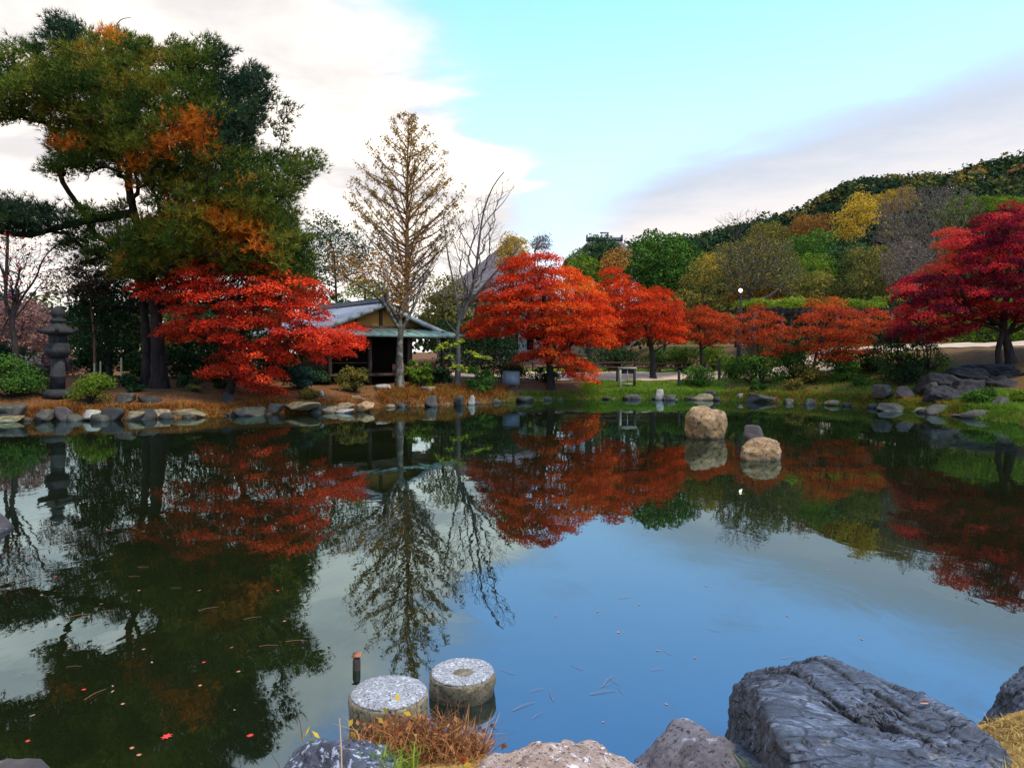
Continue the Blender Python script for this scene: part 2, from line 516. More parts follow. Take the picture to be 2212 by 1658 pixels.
YELLOW = leaf_mat('leaf_yellow', [(0, (.24, .15, .02)), (.5, (.50, .30, .03)), (1, (.66, .42, .05))], .35, .2)
LARCH = leaf_mat('conifer_autumn', [(0, (.11, .075, .03)), (.4, (.26, .15, .032)), (.75, (.42, .23, .04)), (1, (.30, .25, .06))], .35, .4)
TAWNY = leaf_mat('leaf_tawny', [(0, (.12, .055, .02)), (.5, (.34, .14, .025)), (1, (.52, .21, .03))], .35, .3)
TWIGGY = leaf_mat('twig_haze', [(0, (.085, .062, .055)), (.5, (.15, .105, .085)), (1, (.22, .16, .11))], .2, .3)
MAUVE = leaf_mat('shrub_mauve', [(0, (.12, .055, .055)), (.5, (.22, .10, .085)), (1, (.30, .16, .10))], .3, .3)
GRASS = leaf_mat('grass_green', [(0, (.05, .10, .012)), (.5, (.12, .22, .02)), (1, (.26, .30, .04))], .35, .4)
GRASS_BRIGHT = leaf_mat('grass_fresh', [(0, (.06, .12, .012)), (.5, (.15, .27, .022)), (1, (.30, .35, .045))], .4, .4)
GRASS_RUST = leaf_mat('grass_rust', [(0, (.09, .035, .012)), (.4, (.24, .075, .018)), (.8, (.42, .15, .028)), (1, (.26, .22, .035))], .3, .4)
GRASS_STRAW = leaf_mat('grass_straw', [(0, (.22, .12, .04)), (.5, (.42, .26, .07)), (1, (.52, .40, .13))], .3)
GRASS_DRY = leaf_mat('grass_dry_red', [(0, (.13, .05, .022)), (.4, (.30, .105, .035)), (.75, (.40, .17, .06)), (1, (.52, .28, .09))], .25)
BARK_PINE = bark_mat('bark_pine', (.010, .007, .006), (.040, .025, .018), 4)
BARK_DARK = bark_mat('bark_dark', (.014, .011, .009), (.050, .040, .034), 5)
BARK_CHERRY = bark_mat('bark_cherry', (.035, .027, .020), (.12, .092, .062), 4, (.19, .175, .12))
BARK_GREY = bark_mat('bark_grey', (.06, .048, .038), (.17, .135, .105), 6)
BARK_RUST = bark_mat('bark_rust', (.15, .065, .03), (.34, .15, .06), 6)
BARK_BROWN = bark_mat('bark_reddish', (.08, .035, .022), (.22, .10, .06), 5)

# ------------------------------------------------------------------ the land: pond outline, terrain, water, paths, hill
def wl_pt(px, py):
    d = CZ * F / (py - HY); return ((px - CX) / F * d, d)
FAR = [(-60, 914), (0, 910), (100, 908), (200, 907), (300, 905), (440, 901), (520, 897), (610, 893), (700, 891), (760, 888), (830, 880), (900, 877), (1000, 873),
       (1100, 868), (1200, 864), (1300, 862), (1400, 862), (1500, 863), (1600, 866), (1700, 870), (1800, 875), (1900, 882), (1980, 889), (2040, 897), (2110, 903), (2170, 911), (2230, 922)]
SHORE = [wl_pt(*p) for p in FAR]
SHORE += [(16.2, 18.5), (13.0, 14.0), (9.0, 9.5), (5.6, 6.2), (3.9, 4.6), (3.1, 4.25), (2.5, 3.95), (1.9, 3.55), (1.25, 3.35), (0.75, 3.2), (0.45, 3.32), (0.2, 3.5), (-0.25, 3.62), (-0.7, 3.66),
          (-1.0, 3.42), (-1.25, 3.15), (-1.9, 3.0), (-2.9, 3.25), (-4.2, 4.8), (-6.4, 8.4), (-9.0, 11.4), (-13, 15), (-17.5, 18.5), (-18.5, 21)]
SHORE = np.array(SHORE)
def sstep(t): t = np.clip(t, 0, 1); return t * t * (3 - 2 * t)
def signed(x, y):
    x = np.atleast_1d(np.asarray(x, dtype=float)); y = np.atleast_1d(np.asarray(y, dtype=float))
    s = poly_dist(x, y, SHORE); return np.where(in_poly(x, y, SHORE), -s, s)
def height(x, y):
    x = np.atleast_1d(np.asarray(x, dtype=float)); y = np.atleast_1d(np.asarray(y, dtype=float))
    s = signed(x, y)
    wob = .05 * np.sin(1.9 * x + .7 * y) * np.sin(1.3 * y - .6 * x) + .03 * np.sin(4.1 * x - 2.2 * y)
    land = .30 * sstep(s / .55) + .33 * sstep(s / 3.0) + .47 * sstep(s / 9) + wob * sstep(s / 1.0)
    near = (y < 8)
    land = np.where(near, .16 * sstep(s / .3) + .22 * sstep(s / 1.2) + .1 * sstep(s / 3) + wob * .5 * sstep(s), land)
    land += np.where(near, 0, 1.15 * sstep((x - 14.0) / 4.5) * sstep((s - 2.5) / 6.0) * sstep((y - 16) / 6))
    land += np.where(near, 0, 0.5 * sstep((x - 14) / 5) * np.clip((s - 7) / 9, 0, 1))
    land += 6.0 * sstep((y - 60) / 160) * (.5 + .5 * np.sin(x * .012))
    pond = -1.0 * sstep(-s / 1.6) - .05
    return np.where(s > 0, land, pond)
def H(x, y): return float(height(x, y)[0])

xs = np.unique(np.concatenate([-np.geomspace(46, 1800, 26), np.arange(-46, 46.01, .5), np.geomspace(46, 1800, 26), np.arange(-3.5, 4.0, .12)]))
ys = np.unique(np.concatenate([-np.geomspace(8, 900, 16), np.arange(-8, 2.5, .5), np.arange(2.5, 5.0, .1), np.arange(5.0, 20, .5), np.arange(20, 48, .22), np.arange(48, 75, .6), np.geomspace(75, 2600, 34)]))
GX, GY = np.meshgrid(xs, ys)
GZ = height(GX.ravel(), GY.ravel())
nx, ny = len(xs), len(ys)
i0 = (np.arange(ny - 1)[:, None] * nx + np.arange(nx - 1)[None, :]).ravel()
GQ = np.stack([i0, i0 + 1, i0 + nx + 1, i0 + nx], axis=1)
m = new_mat('ground'); t = NT(m); p = t.pos()
n_a = t.noise(p, .35, 5, .6, .5); n_b = t.noise(p, 3.2, 6, .65); n_c = t.noise(p, 14, 5, .7)
soil = t.ramp(n_b, [(.25, (.040, .024, .013)), (.5, (.10, .048, .019)), (.72, (.20, .095, .03))])
litter = t.mix(t.range(n_c, .42, .62), soil, (.17, .065, .020))
grass = t.ramp(n_c, [(.3, (.022, .036, .010)), (.55, (.055, .085, .016)), (.75, (.12, .12, .028))])
sx = t.n('ShaderNodeSeparateXYZ'); t.l(p, sx.inputs[0])
gx = t.math('MULTIPLY', t.range(t.math('ADD', sx.outputs[0], t.math('MULTIPLY', t.math('SUBTRACT', n_a, .5), 10)), 2.0, 5.0), t.range(sx.outputs[1], 10, 20))
gx = t.math('MULTIPLY', gx, t.range(t.math('ADD', sx.outputs[0], t.math('MULTIPLY', t.math('SUBTRACT', n_a, .5), 6)), 9.0, 14.0, 1.0, .35))
gmask = t.math('MULTIPLY', gx, t.range(n_b, .36, .62, .15, .95))
c = t.mix(gmask, litter, grass)
under = t.range(sx.outputs[2], -.16, -.02, 1, 0)
c = t.mix(under, c, (.030, .030, .016))
straw = t.mix(t.range(n_b, .4, .6), (.16, .075, .02), (.34, .20, .05))
c = t.mix(t.range(sx.outputs[1], 7.0, 5.0), c, straw)
t.princ(c, .95, t.bump(t.math('ADD', n_b, t.math('MULTIPLY', n_c, .5)), .8, .06), .1)
ground = link('ground', npmesh('ground', np.stack([GX.ravel(), GY.ravel(), GZ], axis=1), GQ, None, True), m)
tag(ground, kind='structure')

# water: a thin skin of still pond water over a dark bed
m = new_mat('pond_water'); t = NT(m); p = t.pos()
rip = t.noise(t.map(p, (1.0, .55, 1)), 1.6, 3, .5, .6)
rip2 = t.noise(t.map(p, (1, .5, 1)), 9.0, 2, .5)
hgt = t.math('ADD', rip, t.math('MULTIPLY', rip2, .10))
nrm = t.bump(hgt, .05, .06)
c = t.ramp(t.noise(p, .5, 3), [(.3, (.005, .0065, .002)), (.7, (.008, .010, .003))])
fr = t.n('ShaderNodeFresnel'); fr.inputs['IOR'].default_value = 2.6; t.l(nrm, fr.inputs['Normal'])
gl = t.n('ShaderNodeBsdfGlossy'); gl.inputs['Color'].default_value = (.68, .91, 1.0, 1); t.l(t.range(t.noise(p, .7, 4, .6), .52, .72, .010, .032), gl.inputs['Roughness']); t.l(nrm, gl.inputs['Normal'])
df = t.n('ShaderNodeBsdfDiffuse'); t.l(c, df.inputs['Color'])
mx = t.n('ShaderNodeMixShader'); t.l(fr.outputs[0], mx.inputs[0]); t.l(df.outputs[0], mx.inputs[1]); t.l(gl.outputs[0], mx.inputs[2]); t.out(mx.outputs[0])
WS = np.array([wl_pt(*q) for q in FAR])
wx = np.array([(-40, -1), (40, -1), (40, 45), (-40, 45)], dtype=float)
wv = np.array([(-30, 2.0, 0), (30, 2.0, 0), (30, 44, 0), (-30, 44, 0)], dtype=float)
pond = link('pond', npmesh('pond', wv, np.array([[0, 1, 2, 3]])), m)
tag(pond, kind='structure')

# gravel path that runs behind the far bank and climbs to the right
def ribbon(name, ctr, halfw, mat, lift, step=.5):
    C = polyline(ctr, 90)
    T = unit(np.gradient(C, axis=0)); Nn = np.stack([-T[:, 1], T[:, 0]], axis=1)
    k = 9; ws = np.linspace(-1, 1, k)
    edge_j = 1 + .05 * np.sin(np.arange(len(C)) * 1.7)
    P = C[:, None, :] + (ws[None, :, None] * halfw * edge_j[:, None, None]) * Nn[:, None, :]
    P = P.reshape(-1, 2); Z = height(P[:, 0], P[:, 1]) + lift
    V = np.concatenate([P, Z[:, None]], axis=1)
    i = (np.arange(len(C) - 1)[:, None] * k + np.arange(k - 1)[None, :]).ravel()
    return link(name, npmesh(name, V, np.stack([i, i + 1, i + k + 1, i + k], axis=1), None, True), mat)
m = new_mat('path_gravel'); t = NT(m); p = t.pos()
n = t.noise(p, 1.2, 5, .6); f = t.noise(p, 30, 4, .7)
c = t.mix(t.range(f, .4, .65, 0, .5), t.ramp(n, [(.3, (.40, .27, .16)), (.7, (.52, .38, .25))]), (.30, .21, .13))
t.princ(c, .95, t.bump(f, .4, .01), .1)
path = ribbon('path', [(-16, 40), (-4, 39.6), (6, 39.4), (12, 39.4), (18, 38.0), (26, 36.6), (36, 35)], 2.5, m, .035)
tag(path, kind='structure')

# wooded hill at the right, and the far wood that closes the view
RIDGE = [(900, 790), (1120, 740), (1260, 600), (1350, 545), (1490, 524), (1560, 505), (1640, 486), (1700, 474), (1750, 449), (1790, 424), (1840, 404), (1900, 394), (1950, 398), (1985, 388), (2030, 396), (2090, 372), (2150, 360), (2230, 350), (2400, 330), (2700, 300), (3100, 330), (3600, 450)]
HD = 230.0
rx = np.array([(q[0] - CX) / F * HD for q in RIDGE]); rz = np.array([CZ + (HY - q[1]) / F * HD for q in RIDGE]) - 3.2
hx = np.linspace(-20, 380, 120); hy = np.linspace(105, 380, 70)
HXg, HYg = np.meshgrid(hx, hy)
def hill_z(x, y):
    top = np.interp(x * HD / np.maximum(y, 1) * .35 + x * .65, rx, rz)
    prof = np.where(y < HD, sstep((y - 105) / (HD - 105)) ** .9, 1 - .55 * sstep((y - HD) / 150))
    return top * prof + 1.5 * np.sin(x * .09) * np.sin(y * .07) * prof - .5
HZ = hill_z(HXg.ravel(), HYg.ravel())
k = len(hx); i = (np.arange(len(hy) - 1)[:, None] * k + np.arange(k - 1)[None, :]).ravel()
hm = plain_mat('hill_soil', (.02, .03, .012), (.05, .055, .02), 3, .95, .1)
hill = link('hill', npmesh('hill', np.stack([HXg.ravel(), HYg.ravel(), HZ], axis=1), np.stack([i, i + 1, i + k + 1, i + k], axis=1), None, True), hm)
tag(hill, kind='structure')

def canopy(cx, cy, cz, rad, hgt, nleaf, size):
    """dome crowns made of leaf clusters, all at once; returns verts, quads, per-crown index"""
    m_ = len(cx); idx = np.repeat(np.arange(m_), nleaf)
    n_ = len(idx)
    D = unit(rng.normal(0, 1, (n_, 3))); D[:, 2] = np.abs(D[:, 2]) * .9 - .12
    lob = 1 + .22 * np.sin(D[:, 0] * 5 + idx * 1.7) * np.sin(D[:, 1] * 5 + idx * 2.3) + .10 * rng.normal(0, 1, n_)
    rr = rad[idx] * lob * rng.uniform(.86, 1.02, n_)
    C = np.stack([cx[idx] + D[:, 0] * rr, cy[idx] + D[:, 1] * rr, cz[idx] + D[:, 2] * rr * hgt[idx]], axis=1)
    V, Q = leaves(C, D + rng.normal(0, .35, (n_, 3)), size * rng.uniform(.6, 1.3, n_), .8)
    return V, Q, idx
FOREST = leaf_mat('forest_canopy', [(0, (.010, .020, .013)), (.30, (.020, .040, .020)), (.55, (.045, .066, .020)), (.72, (.10, .095, .022)), (.88, (.20, .13, .03)), (1, (.17, .075, .035))], .1)
cand = []
for _ in range(5200):
    y = rng.uniform(118, 300); x = rng.uniform(.08 * y, .95 * y)
    cand.append((x, y))
cand = np.array(cand)
gx_, gy_ = cand[:, 0], cand[:, 1]
keep = []; cells = {}
for i, (x, y) in enumerate(cand):
    kx, ky = int(x // 3.6), int(y // 3.9)
    if cells.get((kx, ky)): continue
    cells[(kx, ky)] = 1; keep.append(i)
keep = np.array(keep); gx_, gy_ = gx_[keep], gy_[keep]
rad = rng.uniform(2.0, 3.6, len(keep)); hg = rng.uniform(.8, 1.25, len(keep))
cz_ = hill_z(gx_, gy_) + rad * .55 + 1.0
V, Q, idx = canopy(gx_, gy_, cz_, rad, hg, 68, 1.0)
tone = np.clip(rng.beta(1.6, 2.6, len(keep)) * 1.1 + .10 * np.sin(gx_ * .05 + gy_ * .04) + .22 * sstep((175 - gy_) / 50), 0, 1)
hillwood = link('hill_wood', npmesh('hill_wood', V, Q, np.clip(tone[idx] + rng.normal(0, .06, len(idx)), 0, 1)), FOREST)
tag(hillwood, 'dark wooded hillside rising behind the garden trees', 'forest', kind='stuff')

# belt of far trees round the garden, which reads as one dark mass between the nearer ones
bx = []; 
for _ in range(460):
    y = rng.uniform(72, 104); x = rng.uniform(-1.0 * y, 1.0 * y)
    bx.append((x, y))
bx = np.array(bx)
rad = rng.uniform(1.8, 3.4, len(bx)); hg = rng.uniform(.9, 1.4, len(bx))
cz_ = height(bx[:, 0], bx[:, 1]) + rng.uniform(1.5, 5.2, len(bx))
V, Q, idx = canopy(bx[:, 0], bx[:, 1], cz_, rad, hg, 120, .62)
tone = rng.beta(1.5, 2.2, len(bx))
belt = link('distant_wood', npmesh('distant_wood', V, Q, np.clip(tone[idx] + rng.normal(0, .08, len(idx)), 0, 1)), FOREST)
tag(belt, 'far belt of mixed dark trees seen between the garden trees', 'forest', kind='stuff')

# ------------------------------------------------------------------ tree builders
def pad_leaves(C, Rr, n_each, size, flat=.35, thick=.34, axis=None, tilt=.25, droop=.0):
    """flat, domed sprays of leaves (maple habit)"""
    m_ = len(C); n_ = np.maximum((n_each * (Rr / np.mean(Rr)) ** 2).astype(int), 8)
    idx = np.repeat(np.arange(m_), n_); N = len(idx)
    rho = np.sqrt(rng.random(N)); th = rng.random(N) * 2 * math.pi
    ph = rng.random(m_) * 6.28; kk = rng.integers(3, 6, m_)
    rr = Rr[idx] * rho * (1 + .28 * np.sin(kk[idx] * th + ph[idx]))
    x = rr * np.cos(th); y = rr * np.sin(th)
    z = flat * Rr[idx] * (.55 - rho ** 2) + rng.normal(0, 1, N) * thick * Rr[idx] * .4
    out_ = unit(np.stack([C[:, 0] - axis[0], C[:, 1] - axis[1]], axis=1)) if axis is not None else np.zeros((m_, 2))
    z = z - tilt * (x * out_[idx, 0] + y * out_[idx, 1])
    P = C[idx] + np.stack([x, y, z], axis=1)
    Nn = np.stack([np.cos(th) * rho * .5 + out_[idx, 0] * tilt, np.sin(th) * rho * .5 + out_[idx, 1] * tilt, np.ones(N)], axis=1) + rng.normal(0, .60, (N, 3))
    V, Q = leaves(P, Nn, size * rng.uniform(.6, 1.3, N), .75)
    return V, Q, idx
def clump_leaves(C, Rr, n_each, size, flat=.8, aspect=.6, loose=.3):
    m_ = len(C); n_ = np.maximum((n_each * (Rr / np.mean(Rr)) ** 2).astype(int), 8)
    idx = np.repeat(np.arange(m_), n_); N = len(idx)
    D = unit(rng.normal(0, 1, (N, 3)))
    low = D[:, 2] < -.3; D[low, 2] *= -1
    rr = Rr[idx] * (1 - loose * rng.random(N) ** 1.5) * (1 + .18 * np.sin(D[:, 0] * 6 + idx) * np.sin(D[:, 2] * 5 + idx * 2))
    P = C[idx] + D * rr[:, None] * np.array([1, 1, flat])
    V, Q = leaves(P, D + rng.normal(0, .5, (N, 3)), size * rng.uniform(.6, 1.35, N), aspect)
    return V, Q, idx
def tuft_needles(C, A, k, L, w, spread=.75):
    """pine tufts: k thin needles-bundles from each C round axis A"""
    n_ = len(C); idx = np.repeat(np.arange(n_), k); N = len(idx)
    D = unit(A[idx] + rng.normal(0, spread, (N, 3)))
    Ln = L * rng.uniform(.65, 1.25, N)
    side = unit(np.cross(D, rng.normal(0, 1, (N, 3)))) * w
    B = C[idx]
    V = np.stack([B - side, B + side, B + D * Ln[:, None]], axis=1).reshape(-1, 3)
    return V, np.arange(3 * N).reshape(-1, 3), idx
def trunk_part(parent, ctrl, r0, r1, mat, k=10, n=22, flare=1.5, rough=.06):
    P = polyline(ctrl, n)
    s = np.linspace(0, 1, n)
    r = r0 + (r1 - r0) * s
    r *= 1 + (flare - 1) * np.exp(-s * 14)
    V, Q = tube_np(P, r, k)
    ring = np.repeat(np.arange(n), k)
    dirs = unit(V - P[ring])
    V = V + dirs * (r[ring] * rough * np.sin(V[:, 2] * 9 + np.arctan2(dirs[:, 1], dirs[:, 0]) * 3))[:, None] + dirs * (r[ring] * rough * rng.normal(0, .7, len(V)))[:, None]
    part('trunk', V, Q, mat, parent, None, True)
    return P
def limbs(parent, segs, mat, thick_cut=.03, name='branches'):
    AA, BB, RA, RB, rid = segs[:5]
    big = RA > thick_cut
    for root in np.unique(rid):         # every limb that leaves the trunk is a part of its own
        own = rid == root
        Vs, Qs, o = [], [], 0
        for sel, k in ((own & big, 7), (own & ~big, 3)):
            if sel.sum():
                V, Q = frusta(AA[sel], BB[sel], RA[sel], RB[sel], k); Vs.append(V); Qs.append(Q + o); o += len(V)
        part('branch', np.concatenate(Vs), np.concatenate(Qs), mat, parent, None, True)

def maple(name, label, poly, d, trunk_ctrl, r0, mat, spacing=.62, thick=2.0, nleaf=170, lsize=.10, holes=(), group=None, bark=BARK_DARK, prange=(.55, .85), tone=(.25, .8), tilt=.16, tip=.014, extra=None, flat=.35, rmax=None):
    base = np.array(trunk_ctrl[0]); base[2] = H(base[0], base[1]) - .08
    trunk_ctrl = [base] + [np.array(q) for q in trunk_ctrl[1:]]
    t_ = thing(name, base, label, 'tree', group)
    P = trunk_part(t_, trunk_ctrl, r0, r0 * .55, bark)
    pts = crown_points(poly, d, spacing, thick, holes, rag=.20)
    Rr = rng.uniform(*prange, len(pts)) * spacing * 1.15
    segs = skeleton(pts - np.array([0, 0, .05]), P[len(P) // 4:], .35, tip, .5, rmax or r0 * .6, .06, .02)
    limbs(t_, segs, bark)
    V, Q, idx = pad_leaves(pts, Rr, int(nleaf * 1.5), lsize * .74, axis=trunk_ctrl[-1], tilt=tilt, flat=flat)
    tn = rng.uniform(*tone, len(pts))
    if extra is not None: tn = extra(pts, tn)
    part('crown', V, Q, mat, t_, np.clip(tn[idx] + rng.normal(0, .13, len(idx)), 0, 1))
    return t_
def blob_tree(name, label, poly, d, mat, spacing=.9, thick=2.0, nleaf=130, lsize=.16, flat=.8, tone=(.15, .85), trunk=None, r0=.14, bark=BARK_DARK, group=None, holes=(), tip=.014, cat='tree', crown='crown', loose=.3, prange=(.75, 1.15), extra=None):
    pts = crown_points(poly, d, spacing, thick, holes, rag=.22)
    P0 = np.array(poly, dtype=float)
    if trunk is None:
        cx_ = P0[:, 0].mean(); b = np.array([WX(cx_, d), d, 0]); trunk_px = None
        b[2] = H(b[0], b[1]) - .05
        zc = np.mean(pts[:, 2]); ctrl = [b, (b + [pts[:, 0].mean(), d, zc]) / 2 + [.1, 0, 0], np.array([pts[:, 0].mean(), d, max(zc, b[2] + .4)])]
    else:
        ctrl = [np.array(q, dtype=float) for q in trunk]; ctrl[0][2] = H(ctrl[0][0], ctrl[0][1]) - .05
    t_ = thing(name, ctrl[0], label, cat, group)
    P = trunk_part(t_, ctrl, r0, r0 * .5, bark, 8, 14)
    segs = skeleton(pts, P[3:], .35, tip, .5, r0 * .6, .07)
    limbs(t_, segs, bark)
    Rr = rng.uniform(*prange, len(pts)) * spacing
    V, Q, idx = clump_leaves(pts, Rr, int(nleaf * .72), lsize * 1.14, flat, loose=loose)
    tn = rng.uniform(*tone, len(pts))
    if extra is not None: tn = extra(pts, tn)
    part(crown, V, Q, mat, t_, np.clip(tn[idx] + rng.normal(0, .14, len(idx)), 0, 1))
    return t_
def bare_tree(name, label, poly, d, trunk, r0, bark, n=700, thick=2.2, tip=.006, power=.5, bf=.55, leaf=None, group=None, k=10, flare=1.4, holes=(), rmax=None, spacing=.22, r1=.5):
    ctrl = [np.array(q, dtype=float) for q in trunk]; ctrl[0][2] = H(ctrl[0][0], ctrl[0][1]) - .06
    t_ = thing(name, ctrl[0], label, 'tree', group)
    P = trunk_part(t_, ctrl, r0, r0 * r1, bark, k, 20, flare)
    pts = crown_points(poly, d, spacing, thick, holes, n)
    segs = skeleton(pts, P[6:], bf, tip, power, rmax or r0 * .62, .07)
    limbs(t_, segs, bark, .02)
    if leaf:
        mat, count, size, sel = leaf
        q = pts if sel is None else pts[sel(pts)]
        if len(q):
            C = q[rng.integers(0, len(q), count)] + rng.normal(0, .12, (count, 3))
            V, Q = leaves(C, rng.normal(0, 1, (count, 3)) + [0, 0, .4], size * rng.uniform(.6, 1.3, count), .7)
            part('crown', V, Q, mat, t_, rng.random(count))
    return t_
def bush(name, label, px0, px1, py0, d, mat, depth=None, nleaf=2600, lsize=.07, tone=(.2, .8), group=None, lumps=16, flat=.62, stem=BARK_DARK, skirt=.0):
    """rounded shrub that spans px0..px1 and reaches up to py0 at distance d, standing on the ground"""
    cx_ = (px0 + px1) / 2; x = WX(cx_, d); w = (px1 - px0) / F * d / 2
    dep = depth or w * .9
    g = H(x, d); top = CZ + (HY - py0) / F * d; h = max(top - g, .25)
    t_ = thing(name, (x, d, g), label, 'shrub', group)
    C = []; Rr = []
    for i in range(lumps):
        a = rng.random() * 6.28; q = math.sqrt(rng.random()) * .72
        lz = math.sqrt(max(1 - q * q, 0)) * rng.uniform(.06, .80)
        C.append((x + w * q * math.cos(a), d + dep * q * math.sin(a), g + h * lz)); Rr.append(min(w, h) * rng.uniform(.30, .48))
    C = np.array(C); Rr = np.array(Rr)
    over = C[:, 2] + Rr * .8 - (g + h * 1.03); C[:, 2] -= np.maximum(over, 0)
    C[:, 2] = np.maximum(C[:, 2], g + Rr * .45)
    ends = C - [0, 0, .0]
    b = np.repeat([[x, d, g - .05]], len(C), axis=0) + rng.normal(0, .05, (len(C), 3)) * [1, 1, 0]
    V, Q = frusta(b, ends, np.full(len(C), .022 + .012 * h), np.full(len(C), .008), 5)
    part('stem', V, Q, stem, t_)
    V, Q, idx = clump_leaves(C, Rr, int(nleaf * .72) // lumps, lsize * 1.12, .85, loose=.35)
    tn = rng.uniform(*tone, lumps)
    part('foliage', V, Q, mat, t_, np.clip(tn[idx] + rng.normal(0, .16, len(idx)), 0, 1))
    return t_

# ------------------------------------------------------------------ great pine on the left bank
PINE_POLY = [(-90, 130), (-40, 100), (0, 93), (41, 90), (95, 76), (110, 46), (132, 20), (149, 42), (167, 42), (176, 66), (217, 60), (250, 68), (284, 70), (325, 90), (339, 107), (406, 95), (444, 86), (471, 92), (498, 115), (503, 144), (528, 146),
             (549, 140), (578, 166), (588, 203), (570, 234), (557, 271), (553, 322), (596, 328), (655, 338), (702, 338), (700, 366), (668, 398), (640, 427), (646, 452), (654, 508), (670, 561), (676, 600), (640, 640), (590, 612), (520, 594), (450, 585),
             (380, 592), (310, 602), (255, 612), (244, 590), (252, 540), (262, 497), (312, 482), (306, 444), (287, 408), (222, 368), (190, 384), (142, 389), (98, 380), (90, 359), (118, 328), (100, 305), (116, 283), (70, 266), (0, 268), (-90, 262)]
PINE_HOLES = [[(150, 200), (190, 196), (225, 210), (215, 222), (165, 216)], [(362, 318), (380, 300), (392, 330), (378, 345)], [(200, 372), (240, 366), (262, 410), (225, 420)], [(180, 420), (270, 415), (280, 470), (190, 470)]]
pb = np.array([WX(345, 27.0), 27.0, 0.])
pine_ctrl = [pb, W(342, 760, 27.0), W(335, 660, 27.1), W(318, 560, 27.2), W(292, 470, 27.2), W(275, 400, 27.2), W(285, 320, 27.1), W(262, 240, 27.0), W(252, 150, 27.0), W(250, 92, 27.0)]
pine_ctrl[0][2] = H(pb[0], pb[1]) - .1
pine = thing('pine_tree', pine_ctrl[0], 'huge broad pine with withered orange patches on the left bank', 'tree')
PT = trunk_part(pine, pine_ctrl, .24, .05, BARK_PINE, 12, 44, 1.6, .09)
pads = crown_points(PINE_POLY, 27.0, .46, 3.4, PINE_HOLES, inset=.04, rag=.22)
pads = pads[np.array([noise.noise(Vector(q) * .62 + Vector((3.3, 1.1, 7.7))) + .35 * noise.noise(Vector(q) * 1.5) > -.27 for q in pads])]
low = crown_points([(-120, 425), (-20, 430), (60, 428), (130, 452), (140, 490), (60, 512), (-30, 505), (-120, 500)], 26.4, .5, 1.6)
spray = np.array([W(628, 235, 26.9), W(612, 262, 27.0), W(608, 300, 27.1), W(600, 222, 26.8), W(590, 275, 27.2)])
wisp = crown_points([(130, 440), (200, 425), (270, 440), (285, 500), (270, 560), (190, 570), (120, 540)], 27.4, .62, 1.4, rag=.5)
skirt = crown_points([(248, 505), (330, 472), (460, 455), (600, 450), (655, 500), (674, 560), (640, 612), (520, 594), (380, 594), (252, 608)], 26.3, .5, 1.2, rag=.2)
pads = np.concatenate([pads, low, spray, wisp, skirt])
segs = skeleton(pads - [0, 0, .08], PT[12:], .32, .013, .5, .17, .08, .02)
limbs(pine, segs, BARK_PINE)
# twisted bare limbs that show in the gap of the crown
for ctrl, r_ in (([W(262, 262, 25.2), W(235, 232, 24.9), W(215, 205, 24.8), W(200, 190, 24.8)], .05), ([W(238, 236, 24.9), W(205, 246, 24.8), W(188, 262, 24.7), W(150, 255, 24.7)], .035), ([W(320, 262, 25.0), W(285, 240, 24.9), W(268, 215, 24.9), W(230, 208, 24.8)], .04),
                 ([W(255, 92, 27.0), W(250, 60, 27.0), W(258, 42, 27.0), W(283, 38, 27.0)], .035)):
    Pq = polyline(ctrl, 12); V, Q = tube_np(Pq, np.linspace(r_, r_ * .35, 12), 6); part('branch', V, Q, BARK_BROWN, pine, None, True)
Pq = polyline([W(290, 460, 27.2), W(200, 474, 26.8), W(120, 492, 26.6), (W(60, 512, 26.4)), W(0, 500, 26.2), W(-60, 490, 26.2)], 24)
V, Q = tube_np(Pq, np.linspace(.17, .05, 24), 8); part('branch', V, Q, BARK_PINE, pine, None, True)
ORANGE_SPOTS = [(385, 290, 60), (440, 262, 34), (345, 310, 40), (430, 320, 30), (300, 365, 28), (116, 250, 18), (140, 308, 20), (225, 395, 30), (300, 410, 16), (520, 390, 14), (520, 505, 40), (548, 520, 30), (400, 450, 28), (465, 470, 24), (30, 225, 16), (85, 180, 14), (235, 70, 22)]
OCHRE_SPOTS = [(420, 480, 110), (560, 480, 90), (300, 540, 70), (460, 545, 120), (640, 480, 40), (235, 160, 60), (160, 300, 40), (330, 165, 40), (230, 100, 60)]
px_ = CX + pads[:, 0] / pads[:, 1] * F; py_ = HY - (pads[:, 2] - CZ) / pads[:, 1] * F
cls = np.zeros(len(pads), dtype=int)
cls[(px_ > 470) & (py_ < 330) | (px_ < 240) & (py_ < 100) | (py_ > 425) & (px_ < 150)] = 3
for (a, b_, r_) in OCHRE_SPOTS: cls[((px_ - a) ** 2 + (py_ - b_) ** 2 < r_ * r_) & (rng.random(len(pads)) < .6)] = 2
for (a, b_, r_) in ORANGE_SPOTS: cls[((px_ - a) ** 2 + (py_ - b_) ** 2 < (.8 * r_) ** 2) & (pads[:, 1] < 26.7) & (rng.random(len(pads)) < .9)] = 1
